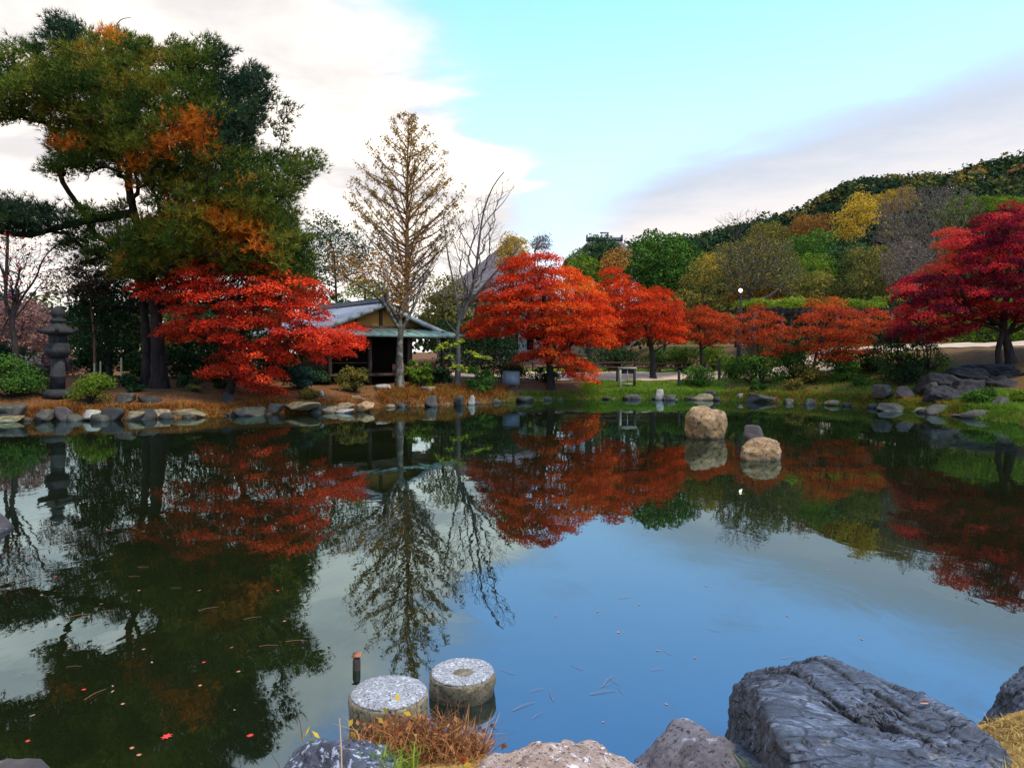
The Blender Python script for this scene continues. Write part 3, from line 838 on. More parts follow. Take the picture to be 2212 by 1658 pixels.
for ci, (mt, nm) in enumerate(((PINE, 'crown'), (PINE_ORANGE, 'withered_needles'), (PINE_OCHRE, 'ochre_needles'), (PINE_DARK, 'dark_needles'))):
    sel = pads[cls == ci]
    if not len(sel): continue
    ntf = 34
    idx = np.repeat(np.arange(len(sel)), ntf)
    off = unit(rng.normal(0, 1, (len(idx), 3))); off[:, 2] = off[:, 2] * .9 + .1
    C = sel[idx] + off * (rng.uniform(.10, .50, len(idx)))[:, None] * [1.1, 1.1, .85]
    outw = unit(sel - np.array([WX(290, 27), 27, 0]) * [1, 1, 0] - sel * [0, 0, 1])
    A = unit(off * .7 + outw[idx] * .5 + [0, 0, .55])
    V, T, ti = tuft_needles(C, A, 8, .25, .0125, .55)
    tn = rng.uniform(.1, .9, len(sel))
    part(nm, V, T, mt, pine, np.clip(tn[idx][ti] + rng.normal(0, .15, len(ti)), 0, 1))
    print('pine', nm, len(T))
# second trunk standing just left of it, whose crown merges with the pine's lower skirt
sb = np.array([WX(316, 27.6), 27.6, 0.]); sb[2] = H(sb[0], sb[1]) - .1
pine2 = thing('pine_tree', sb, 'slimmer dark pine trunk close behind the huge pine', 'tree')
P2 = trunk_part(pine2, [sb, W(318, 760, 27.6), W(312, 680, 27.8), W(300, 600, 28.0), W(270, 545, 28.2)], .19, .09, BARK_PINE, 10, 20, 1.4, .09)
pts = crown_points([(150, 560), (230, 535), (330, 550), (480, 560), (660, 590), (690, 640), (640, 700), (480, 690), (330, 680), (250, 700), (160, 650)], 29.0, .55, 1.2)
limbs(pine2, skeleton(pts, P2[8:], .35, .012, .5, .08, .08), BARK_PINE)
idx = np.repeat(np.arange(len(pts)), 26); off = unit(rng.normal(0, 1, (len(idx), 3))); off[:, 2] = np.abs(off[:, 2]) * .7
V, T, ti = tuft_needles(pts[idx] + off * rng.uniform(.1, .45, len(idx))[:, None], unit(off + [0, 0, .5]), 8, .2, .013, .6)
part('crown', V, T, PINE_DARK, pine2, np.clip(rng.uniform(.1, .8, len(pts))[idx][ti] + rng.normal(0, .15, len(ti)), 0, 1))

# ------------------------------------------------------------------ maples
maple('maple_tree', 'bright scarlet maple leaning over the left bank before the pavilion',
      [(262, 630), (300, 606), (365, 592), (378, 562), (440, 550), (472, 566), (500, 602), (520, 592), (560, 556), (600, 562), (640, 577), (700, 600), (716, 632), (690, 662), (722, 692), (770, 688), (792, 745), (740, 768), (690, 782), (640, 764), (602, 800), (625, 850), (575, 866), (520, 832), (440, 815), (432, 790), (482, 762), (450, 742), (350, 735), (342, 710), (382, 682), (330, 652)],
      26.2, [np.array([WX(492, 26.6), 26.6, 0]), W(505, 820, 26.6), W(520, 760, 26.5), W(525, 700, 26.4), W(510, 640, 26.4)], .14, SCARLET, .50, 1.9, 150, .095,
      holes=[[(400, 640), (470, 650), (480, 690), (430, 700)], [(470, 705), (560, 700), (600, 730), (520, 745)], [(540, 770), (590, 770), (570, 815), (530, 800)], [(690, 690), (720, 700), (715, 712), (680, 706)]], group='autumn maples round the pond', tone=(.08, .95))
maple('maple_tree', 'largest orange-red maple, sweeping down to the water at mid shore',
      [(1012, 728), (1008, 700), (1040, 662), (1036, 622), (1072, 592), (1092, 556), (1150, 543), (1205, 548), (1226, 570), (1250, 585), (1288, 612), (1312, 650), (1332, 702), (1328, 745), (1275, 748), (1245, 757), (1292, 790), (1302, 810), (1280, 833), (1240, 826), (1200, 792), (1110, 782), (1108, 764), (1152, 746), (1090, 728), (1050, 735)],
      34.0, [np.array([WX(1190, 34.4), 34.4, 0]), W(1187, 790, 34.4), W(1178, 740, 34.3), W(1170, 690, 34.2), W(1175, 640, 34)], .17, ORANGE_RED, .58, 2.3, 150, .115,
      holes=[[(1085, 735), (1150, 690), (1165, 705), (1110, 740)], [(1165, 640), (1180, 640), (1185, 690), (1170, 690)], [(1130, 665), (1150, 655), (1155, 680), (1138, 690)]], group='autumn maples round the pond', tone=(.3, .85),
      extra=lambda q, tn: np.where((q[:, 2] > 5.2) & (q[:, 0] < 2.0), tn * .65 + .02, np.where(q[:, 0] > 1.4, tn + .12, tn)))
maple('maple_tree', 'red maple with a bright upright tip, dark trunk beside the rail fence',
      [(1280, 620), (1298, 596), (1306, 580), (1322, 566), (1340, 576), (1352, 600), (1385, 622), (1420, 610), (1480, 645), (1470, 682), (1484, 716), (1466, 744), (1424, 742), (1392, 728), (1340, 756), (1290, 750), (1284, 700)],
      38.0, [np.array([WX(1410, 38), 38, 0]), W(1409, 765, 38), W(1402, 730, 38), W(1390, 690, 38), W(1375, 655, 38)], .15, ORANGE_RED, .60, 1.9, 140, .12, group='autumn maples round the pond', tone=(.25, .75))
maple('maple_tree', 'dull russet maple between the red maple and the lamp post',
      [(1440, 684), (1496, 660), (1560, 664), (1590, 698), (1576, 742), (1500, 748), (1446, 730)],
      40.0, [np.array([WX(1515, 40), 40, 0]), W(1514, 760, 40), W(1510, 720, 40), W(1508, 690, 40)], .10, RUSSET, .60, 1.6, 140, .12, group='autumn maples round the pond')
maple('maple_tree', 'small airy russet maple standing below the lit lamp',
      [(1572, 706), (1590, 670), (1640, 656), (1690, 684), (1716, 718), (1700, 760), (1690, 782), (1650, 782), (1600, 742)],
      35.0, [np.array([WX(1640, 35), 35, 0]), W(1640, 780, 35), W(1636, 740, 35), W(1632, 700, 35)], .06, RUSSET, .58, 1.3, 75, .11, group='autumn maples round the pond', tone=(.35, .9), prange=(.5, .8))
maple('maple_tree', 'layered orange-red small maple before the vine pergola',
      [(1688, 722), (1710, 690), (1740, 656), (1738, 626), (1790, 640), (1822, 630), (1832, 662), (1900, 664), (1932, 690), (1930, 722), (1880, 732), (1902, 762), (1850, 776), (1790, 792), (1750, 772), (1700, 746)],
      34.0, [np.array([WX(1756, 34), 34, 0]), W(1758, 780, 34), W(1770, 740, 34), W(1785, 700, 34), W(1790, 670, 34)], .075, RUSSET, .60, 1.7, 100, .11, group='autumn maples round the pond', tone=(.35, .95), prange=(.5, .85), flat=.2, tilt=.15,
      holes=[[(1840, 740), (1880, 745), (1860, 765)], [(1700, 700), (1730, 690), (1735, 705), (1710, 715)]])
maple('maple_tree', 'dark crimson maple with forked black trunk on the rocky right bank',
      [(1905, 742), (1945, 682), (1928, 612), (1990, 572), (2040, 552), (2018, 502), (2060, 480), (2100, 492), (2140, 446), (2190, 440), (2240, 470), (2320, 520), (2370, 640), (2330, 722), (2240, 722), (2200, 705), (2150, 690), (2100, 712), (2020, 742), (1960, 738)],
      29.0, [np.array([WX(2184, 29.2), 29.2, 0]), W(2178, 750, 29.2), W(2165, 712, 29.2), W(2168, 670, 29.1), W(2180, 610, 29.0), W(2175, 560, 29.0)], .17, CRIMSON, .54, 2.3, 150, .105, group='autumn maples round the pond', tone=(.05, .68),
      holes=[[(1960, 690), (2010, 690), (2010, 705), (1965, 710)], [(2010, 560), (2030, 600), (2000, 600)]],
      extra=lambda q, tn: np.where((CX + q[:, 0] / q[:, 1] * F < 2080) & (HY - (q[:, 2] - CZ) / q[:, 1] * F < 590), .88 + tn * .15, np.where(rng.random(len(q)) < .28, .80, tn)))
for o in [o for o in bpy.data.objects if o.get('label', '').startswith('dark crimson')]:
    Pq = polyline([np.array([WX(2158, 29.0), 29.0, H(WX(2158, 29.0), 29.0) - .1]), W(2154, 760, 29.0), W(2160, 735, 29.1), W(2166, 712, 29.2)], 12)
    V, Q = tube_np(Pq, np.linspace(.12, .10, 12), 8); part('trunk', V, Q, BARK_DARK, o, None, True)
    for ctrl in ([W(2166, 715, 29.2), W(2120, 700, 28.8), W(2070, 680, 28.6), W(2010, 660, 28.5)], [W(2168, 690, 29.1), W(2215, 650, 29), W(2260, 600, 29)]):
        Pq = polyline(ctrl, 14); V, Q = tube_np(Pq, np.linspace(.085, .03, 14), 7); part('branch', V, Q, BARK_DARK, o, None, True)

# ------------------------------------------------------------------ dawn redwood: straight rust trunk, branches rising at 45 degrees
db = np.array([WX(876, 37.0), 37.0, 0]); db[2] = H(db[0], db[1]) - .1
dawn = thing('dawn_redwood', db, 'tall conical conifer turned thin golden brown, behind the pavilion', 'tree')
DT = trunk_part(dawn, [db, W(877, 650, 37), W(879, 500, 37), W(880, 350, 37), W(882, 244, 37)], .19, .012, BARK_RUST, 10, 40, 1.5, .05)
ztop, zlow = DT[-1, 2], CZ + (HY - 640) / F * 37
A_, B_, RA_, RB_, LC, LT = [], [], [], [], [], []
prof = [(0, .4), (.10, 1.2), (.23, 2.2), (.35, 2.95), (.48, 3.1), (.6, 2.9), (.73, 2.5), (.86, 1.65), (.94, .95), (1, .2)]
pz = [q[0] for q in prof]; pw = [q[1] for q in prof]
NB = 120
for i in range(NB):
    f = (i + rng.random()) / NB
    z_end_f = f
    L_h = np.interp(f, pz, pw) * rng.uniform(.72, 1.1)
    az = i * 2.399 + rng.normal(0, .25)
    ez = zlow + f * (ztop - zlow)
    rise = L_h * rng.uniform(.6, 1.2)
    z0_ = max(ez - rise, db[2] + 2.6)
    x0_ = np.interp(z0_, DT[:, 2], DT[:, 0])
    s0 = np.array([x0_, 37., z0_]); e0 = np.array([x0_ + L_h * math.cos(az), 37 + L_h * math.sin(az), ez])
    mid = (s0 + e0) / 2 + np.array([L_h * .06 * math.cos(az), L_h * .06 * math.sin(az), -L_h * .06]) + rng.normal(0, .07, 3) * L_h
    n_ = 9; Pq = bez(s0, mid, e0, n_); rr = np.linspace(.012 + .013 * L_h, .006, n_)
    A_.append(Pq[:-1]); B_.append(Pq[1:]); RA_.append(rr[:-1]); RB_.append(rr[1:])
    ns = int(7 + L_h * 9)
    for j in range(ns):
        tt = rng.uniform(.22, 1.0); k_ = tt * (n_ - 1); a = Pq[int(k_)]; b = Pq[min(int(k_) + 1, n_ - 1)]; q0 = a + (b - a) * (k_ - int(k_))
        l2 = rng.uniform(.25, .7) * (1.1 - .55 * tt) * min(1, .4 + L_h * .4)
        dr_ = unit((e0 - s0) / np.linalg.norm(e0 - s0) + rng.normal(0, .65, 3)); q1 = q0 + dr_ * l2
        A_.append(q0[None]); B_.append(q1[None]); RA_.append(np.array([.006])); RB_.append(np.array([.003]))
        dens = .35 + .65 * tt
        if rng.random() < dens * (.82 if f > .32 else .30):
            nl = int(rng.integers(6, 15))
            tq = rng.random(nl)[:, None]
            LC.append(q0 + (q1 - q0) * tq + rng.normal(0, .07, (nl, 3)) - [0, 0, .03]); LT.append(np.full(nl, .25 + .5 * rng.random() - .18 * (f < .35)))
A_, B_, RA_, RB_ = map(np.concatenate, (A_, B_, RA_, RB_))
V, Q = frusta(A_, B_, RA_, RB_, 4); part('branches', V, Q, BARK_BROWN, dawn, None, True)
LC = np.concatenate(LC); LT = np.concatenate(LT)
tk = rng.uniform(0, 1, 900); zt = zlow + .5 + tk * (ztop - zlow - .6)
LC = np.concatenate([LC, np.stack([np.interp(zt, DT[:, 2], DT[:, 0]) + rng.normal(0, .14, 900), 37 + rng.normal(0, .14, 900), zt], axis=1)]); LT = np.concatenate([LT, rng.uniform(.5, .8, 900)])
V, Q = leaves(LC, rng.normal(0, 1, LC.shape) + [0, 0, .3], .104 * rng.uniform(.6, 1.4, len(LC)), .55)
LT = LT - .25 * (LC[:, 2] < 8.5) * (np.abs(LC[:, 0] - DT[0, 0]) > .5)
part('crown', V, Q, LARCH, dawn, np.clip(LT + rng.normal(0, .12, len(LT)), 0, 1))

# ------------------------------------------------------------------ bare and half-bare trees
ct = bare_tree('cherry_tree', 'lichen-spotted cherry with forked trunk and last tawny leaves at the water edge',
          [(700, 520), (760, 540), (820, 520), (870, 560), (905, 540), (955, 590), (930, 660), (880, 690), (850, 690), (800, 640), (740, 625), (690, 600)], 31.0,
          [np.array([WX(863, 31), 31, 0]), W(862, 800, 31), W(863, 750, 31), W(866, 712, 31), W(862, 690, 31)], .20, BARK_CHERRY, 420, 2.0, .0055, .55, .5, (TAWNY, 1500, .11, lambda q: (q[:, 0] < WX(890, 31))), rmax=.10)
for ctrl, r_ in (([W(866, 715, 31), W(848, 690, 30.9), W(832, 655, 30.8), W(800, 630, 30.6), W(745, 600, 30.3), W(712, 570, 30.2)], .085), ([W(866, 716, 31), W(884, 680, 31.1), W(900, 650, 31.2), W(908, 620, 31.3), W(935, 580, 31.4)], .085), ([W(834, 660, 30.8), W(838, 610, 31), W(852, 560, 31.2), W(845, 520, 31.3)], .05)):
    Pq = polyline(ctrl, 16); V, Q = tube_np(Pq, np.linspace(r_, r_ * .3, 16), 8); part('branch', V, Q, BARK_CHERRY, ct, None, True)
bt = bare_tree('cherry_tree', 'leafless grey tree leaning right, between conifer and orange maple',
          [(955, 470), (985, 440), (1010, 430), (1035, 400), (1062, 385), (1085, 370), (1120, 372), (1118, 410), (1085, 450), (1100, 490), (1120, 560), (1085, 640), (1040, 660), (1000, 640), (960, 610), (940, 560)], 33.0,
          [np.array([WX(988, 33), 33, 0]), W(990, 760, 33), W(986, 720, 33), W(993, 690, 33), W(998, 665, 33)], .14, BARK_GREY, 700, 1.7, .005, .54, .55, None, rmax=.05, spacing=.14)
for ctrl, r_ in (([W(996, 690, 33), W(1012, 650, 33), W(1026, 600, 33), W(1034, 530, 33), W(1040, 470, 33), W(1052, 430, 33), W(1066, 395, 33), W(1088, 372, 33)], .085), ([W(1012, 655, 33), W(1050, 610, 32.8), W(1085, 570, 32.6), W(1112, 545, 32.5)], .07), ([W(1000, 672, 33), W(1040, 630, 33.4), W(1085, 600, 33.6), W(1100, 585, 33.6)], .055),
                 ([W(992, 690, 33), W(982, 620, 33.2), W(968, 560, 33.4), W(960, 500, 33.5), W(956, 455, 33.5)], .06), ([W(1037, 500, 33), W(1055, 470, 33), W(1085, 440, 33), W(1112, 400, 33)], .03), ([W(1030, 560, 33), W(1005, 520, 33), W(985, 480, 33), W(975, 450, 33)], .035), ([W(988, 722, 33), W(972, 705, 32.7), W(962, 690, 32.6)], .05)):
    Pq = polyline(ctrl, 18); V, Q = tube_np(Pq, np.linspace(r_, r_ * .28, 18), 7); part('branch', V, Q, BARK_GREY, bt, None, True)
rl = bare_tree('plum_tree', 'black-limbed tree with a few crimson leaves left of the stone lantern',
          [(-80, 500), (0, 480), (60, 500), (130, 510), (160, 540), (120, 580), (70, 640), (30, 660), (-60, 640)], 25.5,
          [np.array([WX(38, 25.5), 25.5, 0]), W(32, 735, 25.5), W(24, 700, 25.5), W(28, 670, 25.5), W(38, 640, 25.5)], .13, BARK_DARK, 420, 1.8, .005, .55, .5, (CRIMSON, 420, .10, None), rmax=.07)
for ctrl, r_ in (([W(26, 690, 25.5), W(10, 650, 25.4), W(14, 610, 25.4), W(0, 570, 25.3), W(-20, 540, 25.2)], .07), ([W(30, 680, 25.5), W(48, 640, 25.5), W(80, 600, 25.5), W(90, 560, 25.5), W(120, 530, 25.5)], .05), ([W(28, 690, 25.5), W(52, 664, 25.6), W(78, 625, 25.7), W(110, 590, 25.8)], .035), ([W(14, 730, 25.5), W(8, 705, 25.5), W(16, 690, 25.5), W(24, 682, 25.5)], .05)):
    Pq = polyline(ctrl, 14); V, Q = tube_np(Pq, np.linspace(r_, r_ * .35, 14), 7); part('branch', V, Q, BARK_DARK, rl, None, True)
bare_tree('bare_tree', 'thin reddish-brown twiggy tree behind the stone lantern',
          [(60, 590), (130, 555), (220, 545), (300, 575), (290, 630), (200, 645), (100, 640)], 29.0, [np.array([WX(205, 29), 29, 0]), W(205, 740, 29), W(200, 690, 29), W(195, 640, 29)], .07, BARK_BROWN, 420, 1.6, .005, .5, .4, (MAUVE, 2600, .08, None))
bare_tree('bare_tree', 'faint bare tree at the far left edge behind the pine',
          [(-60, 400), (20, 390), (80, 400), (100, 470), (40, 500), (-60, 500)], 45.0, [np.array([WX(10, 45), 45, 0]), W(12, 640, 45), W(15, 560, 45), W(18, 480, 45)], .14, BARK_DARK, 300, 2.2, .006, .5, .5, None)
sp_ = bare_tree('bare_tree', 'pale spreading bare tree with olive haze of twigs behind the lamp',
          [(1535, 600), (1525, 540), (1560, 510), (1610, 500), (1660, 492), (1700, 510), (1735, 545), (1745, 590), (1720, 640), (1640, 640), (1570, 640)], 50.0,
          [np.array([WX(1622, 50), 50, 0]), W(1622, 700, 50), W(1620, 660, 50), W(1618, 635, 50)], .26, BARK_GREY, 1200, 3.4, .010, .52, .55, (OLIVE, 6500, .14, None), rmax=.16, spacing=.26)
bare_tree('bare_tree', 'slender leafless tree with upright twigs above the olive treetops',
          [(1525, 470), (1545, 440), (1560, 455), (1600, 435), (1640, 440), (1650, 475), (1630, 520), (1560, 520)], 62.0, [np.array([WX(1590, 62), 62, 0]), W(1590, 620, 62), W(1590, 540, 62), W(1590, 500, 62)], .14, BARK_DARK, 170, 2.0, .007, .5, .6, None, spacing=.35)
bare_tree('bare_tree', 'large purplish leafless tree below the dark hill crest',
          [(1875, 470), (1900, 420), (1960, 392), (2040, 390), (2110, 400), (2140, 440), (2080, 520), (2030, 590), (1960, 600), (1900, 560), (1860, 520)], 66.0,
          [np.array([WX(1990, 66), 66, 0]), W(1990, 660, 66), W(1988, 610, 66), W(1990, 560, 66)], .3, BARK_GREY, 1800, 4.5, .012, .5, .5, (TWIGGY, 5500, .13, None), rmax=.16, spacing=.30)
bare_tree('bare_tree', 'bare grey tree behind the crimson maple crown',
          [(1885, 600), (1900, 540), (1960, 500), (2010, 520), (2020, 580), (2000, 640), (1930, 660)], 50.0, [np.array([WX(1985, 50), 50, 0]), W(1985, 680, 50), W(1975, 640, 50), W(1960, 600, 50)], .2, BARK_GREY, 420, 2.4, .009, .52, .5, (TWIGGY, 3500, .13, None), rmax=.1, spacing=.3)
bare_tree('bare_tree', 'wispy grey leafless treetop above the orange maple',
          [(1120, 520), (1150, 495), (1185, 500), (1195, 540), (1160, 560), (1130, 550)], 60.0, [np.array([WX(1155, 60), 60, 0]), W(1155, 640, 60), W(1155, 570, 60), W(1155, 545, 60)], .12, BARK_GREY, 260, 1.6, .008, .5, .4, (TWIGGY, 900, .12, None), spacing=.22)

# ------------------------------------------------------------------ leafy background trees
blob_tree('evergreen_tree', 'dark dome-shaped evergreen under the distant temple roof', [(1245, 590), (1252, 545), (1280, 518), (1310, 510), (1340, 528), (1355, 570), (1350, 620), (1250, 620)], 72.0, GREEN_DARK, .9, 2.6, 120, .22, tone=(.4, .9))
blob_tree('evergreen_tree', 'broad mid-green evergreen behind the red maples', [(1345, 600), (1350, 545), (1380, 520), (1420, 505), (1455, 507), (1480, 520), (1512, 545), (1520, 600), (1500, 650), (1380, 650)], 62.0, GREEN, .9, 3.2, 130, .2, tone=(.2, .8))
blob_tree('leafy_tree', 'yellow-green tree between orange maple and dome evergreen', [(1212, 590), (1225, 550), (1262, 548), (1290, 580), (1330, 600), (1330, 660), (1250, 650)], 56.0, LIME, .8, 2.0, 90, .17, tone=(0, .5))
blob_tree('leafy_tree', 'olive tree with yellow tints left of the lamp', [(1465, 640), (1480, 600), (1520, 570), (1555, 580), (1570, 640), (1560, 690), (1480, 690)], 52.0, OLIVE, .8, 2.0, 100, .16, tone=(.3, 1))
blob_tree('leafy_tree', 'yellow-tinged bushy tree right of the lamp', [(1600, 660), (1640, 625), (1700, 600), (1760, 590), (1800, 610), (1800, 670), (1620, 680)], 54.0, OLIVE, .8, 2.2, 110, .16, tone=(.3, 1))
blob_tree('leafy_tree', 'green tree high behind the bare olive tree', [(1690, 560), (1710, 520), (1760, 505), (1800, 520), (1815, 570), (1790, 620), (1700, 620)], 68.0, GREEN, 1.0, 2.6, 120, .2, tone=(.35, .9))
blob_tree('leafy_tree', 'golden yellow tree on the hill foot', [(1795, 500), (1800, 470), (1830, 440), (1820, 425), (1850, 412), (1880, 420), (1905, 445), (1890, 490), (1860, 525), (1820, 528)], 72.0, YELLOW, .95, 2.2, 75, .2, loose=.7)
blob_tree('leafy_tree', 'dark tree below the golden yellow tree', [(1770, 600), (1790, 540), (1840, 525), (1900, 540), (1930, 600), (1920, 660), (1780, 660)], 60.0, GREEN_DARK, .9, 2.6, 110, .19, tone=(.3, 1))
blob_tree('leafy_tree', 'olive-brown tree behind the pergola top', [(1800, 610), (1850, 580), (1920, 590), (1960, 630), (1940, 670), (1810, 670)], 52.0, OLIVE, .8, 2.0, 110, .16, tone=(.1, .7))
blob_tree('pine_tree', 'light green flat-topped tree above the crimson maple', [(2015, 470), (2040, 440), (2090, 425), (2150, 432), (2230, 425), (2300, 440), (2300, 500), (2200, 510), (2060, 505)], 68.0, LIME, .9, 2.6, 120, .2, tone=(0, .45))
blob_tree('leafy_tree', 'fresh green tree seen under the crimson maple', [(1960, 700), (2000, 660), (2080, 645), (2180, 650), (2280, 660), (2300, 740), (2200, 752), (2040, 745)], 43.0, LIME, .7, 1.8, 100, .14, tone=(0, .5))
blob_tree('leafy_tree', 'misty dark tree between pine and conifer', [(655, 500), (690, 460), (720, 475), (770, 500), (805, 545), (800, 600), (730, 620), (660, 610)], 58.0, GREEN_DARK, .85, 2.4, 60, .17, tone=(.3, .9), loose=.6)
blob_tree('leafy_tree', 'lime bush peeping over the pavilion ridge', [(725, 640), (740, 610), (790, 600), (830, 615), (840, 650), (760, 655)], 44.0, LIME, .6, 1.2, 90, .12, tone=(.1, .6))
blob_tree('leafy_tree', 'olive and orange tree right of the conifer trunk', [(900, 660), (925, 600), (970, 590), (1010, 620), (1000, 700), (960, 740), (910, 720)], 42.0, OLIVE, .7, 1.6, 80, .13, tone=(.1, .9), loose=.5)
blob_tree('leafy_tree', 'dark undergrowth tree behind the leafless leaning tree', [(930, 740), (950, 700), (1010, 690), (1080, 700), (1120, 740), (1130, 810), (1040, 820), (940, 810)], 40.0, GREEN_DARK, .65, 1.4, 110, .13, tone=(0, .5))
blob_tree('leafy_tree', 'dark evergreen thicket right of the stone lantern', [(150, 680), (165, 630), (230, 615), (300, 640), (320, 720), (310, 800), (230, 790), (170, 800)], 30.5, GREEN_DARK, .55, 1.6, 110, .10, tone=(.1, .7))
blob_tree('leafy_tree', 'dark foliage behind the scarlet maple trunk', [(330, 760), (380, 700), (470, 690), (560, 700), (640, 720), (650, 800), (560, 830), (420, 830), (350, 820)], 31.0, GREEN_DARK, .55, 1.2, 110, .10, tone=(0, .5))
blob_tree('leafy_tree', 'mauve-brown shrubbery far left behind the plum', [(-60, 680), (0, 650), (60, 650), (110, 680), (120, 760), (60, 775), (-60, 775)], 38.0, MAUVE, .6, 1.4, 110, .12)
blob_tree('leafy_tree', 'yellow-topped tree peeping above the temple roof slope', [(1066, 580), (1076, 530), (1104, 498), (1136, 516), (1148, 570), (1110, 605)], 50.0, YELLOW, .5, 1.0, 70, .12, tone=(0, .6), loose=.7)

for i, (a, b_, yt, yb, d_) in enumerate(((-420, -280, 600, 790, 42), (-290, -170, 620, 790, 45), (-180, -70, 610, 790, 43), (-80, 40, 620, 790, 44), (30, 150, 640, 790, 46), (140, 270, 590, 790, 43), (250, 380, 610, 790, 45), (370, 500, 600, 790, 44), (490, 620, 615, 790, 46), (610, 740, 600, 790, 47))):
    cx_ = (a + b_) / 2; w = (b_ - a) / 2
    blob_tree('evergreen_tree', 'far dim evergreen behind the left bank, %s from the left edge' % ['beyond and farthest', 'beyond and middle', 'beyond and nearest', 'first', 'second', 'third', 'fourth', 'fifth', 'sixth', 'seventh'][i],
              [(cx_ - w, yb - 30), (cx_ - w * .9, yt + 60), (cx_ - w * .4, yt + 10), (cx_ + w * .1, yt), (cx_ + w * .7, yt + 30), (cx_ + w, yt + 80), (cx_ + w, yb - 30), (cx_, yb)], float(d_), GREEN_DARK if i % 2 else OLIVE, .85, 1.8, 80, .16, tone=(0, .6), group='dim evergreens behind the left bank')
blob_tree('evergreen_tree', 'dark tree closing the view behind the pergola', [(1600, 760), (1610, 690), (1700, 670), (1800, 668), (1900, 670), (1990, 690), (2000, 765), (1800, 780)], 50.0, GREEN_DARK, .8, 1.6, 110, .16, tone=(0, .6))

more = [('rust-brown tree on the hill foot left of the golden tree', [(1700, 500), (1730, 470), (1775, 455), (1800, 480), (1790, 530), (1720, 540)], 78.0, TAWNY, (0, .45)), ('light olive tree above the bare spreading tree', [(1590, 520), (1620, 490), (1680, 480), (1720, 505), (1710, 550), (1610, 550)], 80.0, OLIVE, (.3, .9)),
        ('yellow-green tree below the golden tree', [(1690, 600), (1720, 560), (1780, 550), (1810, 590), (1790, 640), (1700, 640)], 57.0, LIME, (0, .45)), ('golden brown tree right of the golden yellow tree', [(1880, 440), (1910, 405), (1960, 400), (1985, 430), (1960, 470), (1900, 475)], 84.0, YELLOW, (0, .35)),
        ('rust-tinted tree behind the pergola left end', [(1560, 650), (1590, 610), (1650, 600), (1700, 625), (1700, 668), (1580, 675)], 53.0, TAWNY, (0, .5)), ('olive tree between rust tree and crimson maple', [(1820, 560), (1860, 530), (1920, 535), (1950, 580), (1930, 630), (1840, 630)], 56.0, OLIVE, (.2, .9)),
        ('golden small tree left of the broad evergreen top', [(1500, 570), (1520, 545), (1550, 548), (1570, 580), (1545, 610), (1505, 605)], 58.0, YELLOW, (0, .5)), ('reddish tree peeping above the red maples', [(1290, 560), (1310, 545), (1345, 550), (1350, 590), (1300, 600)], 55.0, TAWNY, (.1, .7))]
for lb, poly, d_, mt, tn in more:
    blob_tree('leafy_tree', lb, poly, d_, mt, .85, 2.0, 95, .17, tone=tn, loose=.5, group='mixed autumn trees at the hill foot')

# ------------------------------------------------------------------ shrubs
bush('shrub', 'dense bright green shrub at the far left edge beside the lantern', -60, 102, 768, 24.2, GREEN, nleaf=6500, lsize=.075, tone=(.2, .8), lumps=26)
bush('shrub', 'low clipped dome of yellow-green azalea before the lantern', 134, 246, 806, 23.9, LIME, nleaf=4500, lsize=.06, tone=(0, .35), lumps=20)
bush('shrub', 'dark bluish holly shrub between scarlet maple and pavilion', 610, 692, 782, 28.3, GREEN_BLUE, nleaf=4200, lsize=.07, lumps=20)
bush('shrub', 'reddish-green shrub before the pavilion veranda', 722, 802, 784, 29.6, OLIVE, nleaf=3600, lsize=.07, tone=(.2, 1), lumps=18)
bush('shrub', 'fresh green broadleaf shrub right of the cherry trunk', 876, 938, 748, 31.6, LIME, nleaf=3000, lsize=.12, tone=(0, .4), lumps=18)
bush('shrub', 'deep green mounded shrub under the leaning bare tree', 1000, 1072, 784, 32.2, GREEN, nleaf=3400, lsize=.08, tone=(0, .6), lumps=18)
bush('shrub', 'small green shrub beside the dark bollard on the grass', 1464, 1540, 778, 35.2, GREEN, nleaf=3600, lsize=.08, tone=(.3, 1), lumps=18)
bush('shrub', 'dark green shrub behind the orange maple and fence', 1270, 1385, 738, 43.0, GREEN_DARK, nleaf=3600, lsize=.12, tone=(.2, .8), lumps=22)
bush('shrub', 'wide green hedge shrub between fence and path', 1425, 1520, 738, 42.6, GREEN, nleaf=3600, lsize=.11, tone=(.2, .9), lumps=22)
bush('shrub', 'green hedge shrub left of the tall dark post', 1500, 1600, 735, 43.2, LIME, nleaf=3600, lsize=.11, tone=(0, .4), lumps=22)
bush('shrub', 'mixed green shrub under the airy russet maple', 1580, 1686, 738, 34.4, GREEN, nleaf=4200, lsize=.09, tone=(.2, .9), lumps=22)
bush('shrub', 'dark green shrub at the foot of the layered small maple', 1664, 1774, 740, 34.8, GREEN, nleaf=4200, lsize=.09, tone=(.1, .8), lumps=22)
bush('shrub', 'green shrub right of the layered small maple stem', 1760, 1876, 738, 35.2, GREEN, nleaf=4200, lsize=.09, tone=(.2, 1), lumps=22)
bush('shrub', 'darkest rounded shrub left of the crimson maple', 1884, 2022, 690, 30.6, GREEN_DARK, nleaf=8000, lsize=.085, tone=(.2, .8), lumps=26)
bush('shrub', 'small dark green shrub at the waterside below the russet maple', 1618, 1662, 806, 33.0, GREEN, nleaf=1800, lsize=.07, tone=(.1, .7), lumps=12)
bush('shrub', 'grassy green shrub beside the purple boulder on right shore', 2068, 2150, 834, 24.6, GREEN, nleaf=3200, lsize=.07, tone=(.2, 1), lumps=18)
bush('shrub', 'yellowish shrub at the right edge below the crimson maple', 2178, 2290, 842, 23.6, LIME, nleaf=3000, lsize=.07, tone=(0, .5), lumps=18)
bush('shrub', 'low dark shrub at the foot of the scarlet maple', 380, 450, 808, 27.4, GREEN_DARK, nleaf=2400, lsize=.07, tone=(.2, 1), lumps=14)
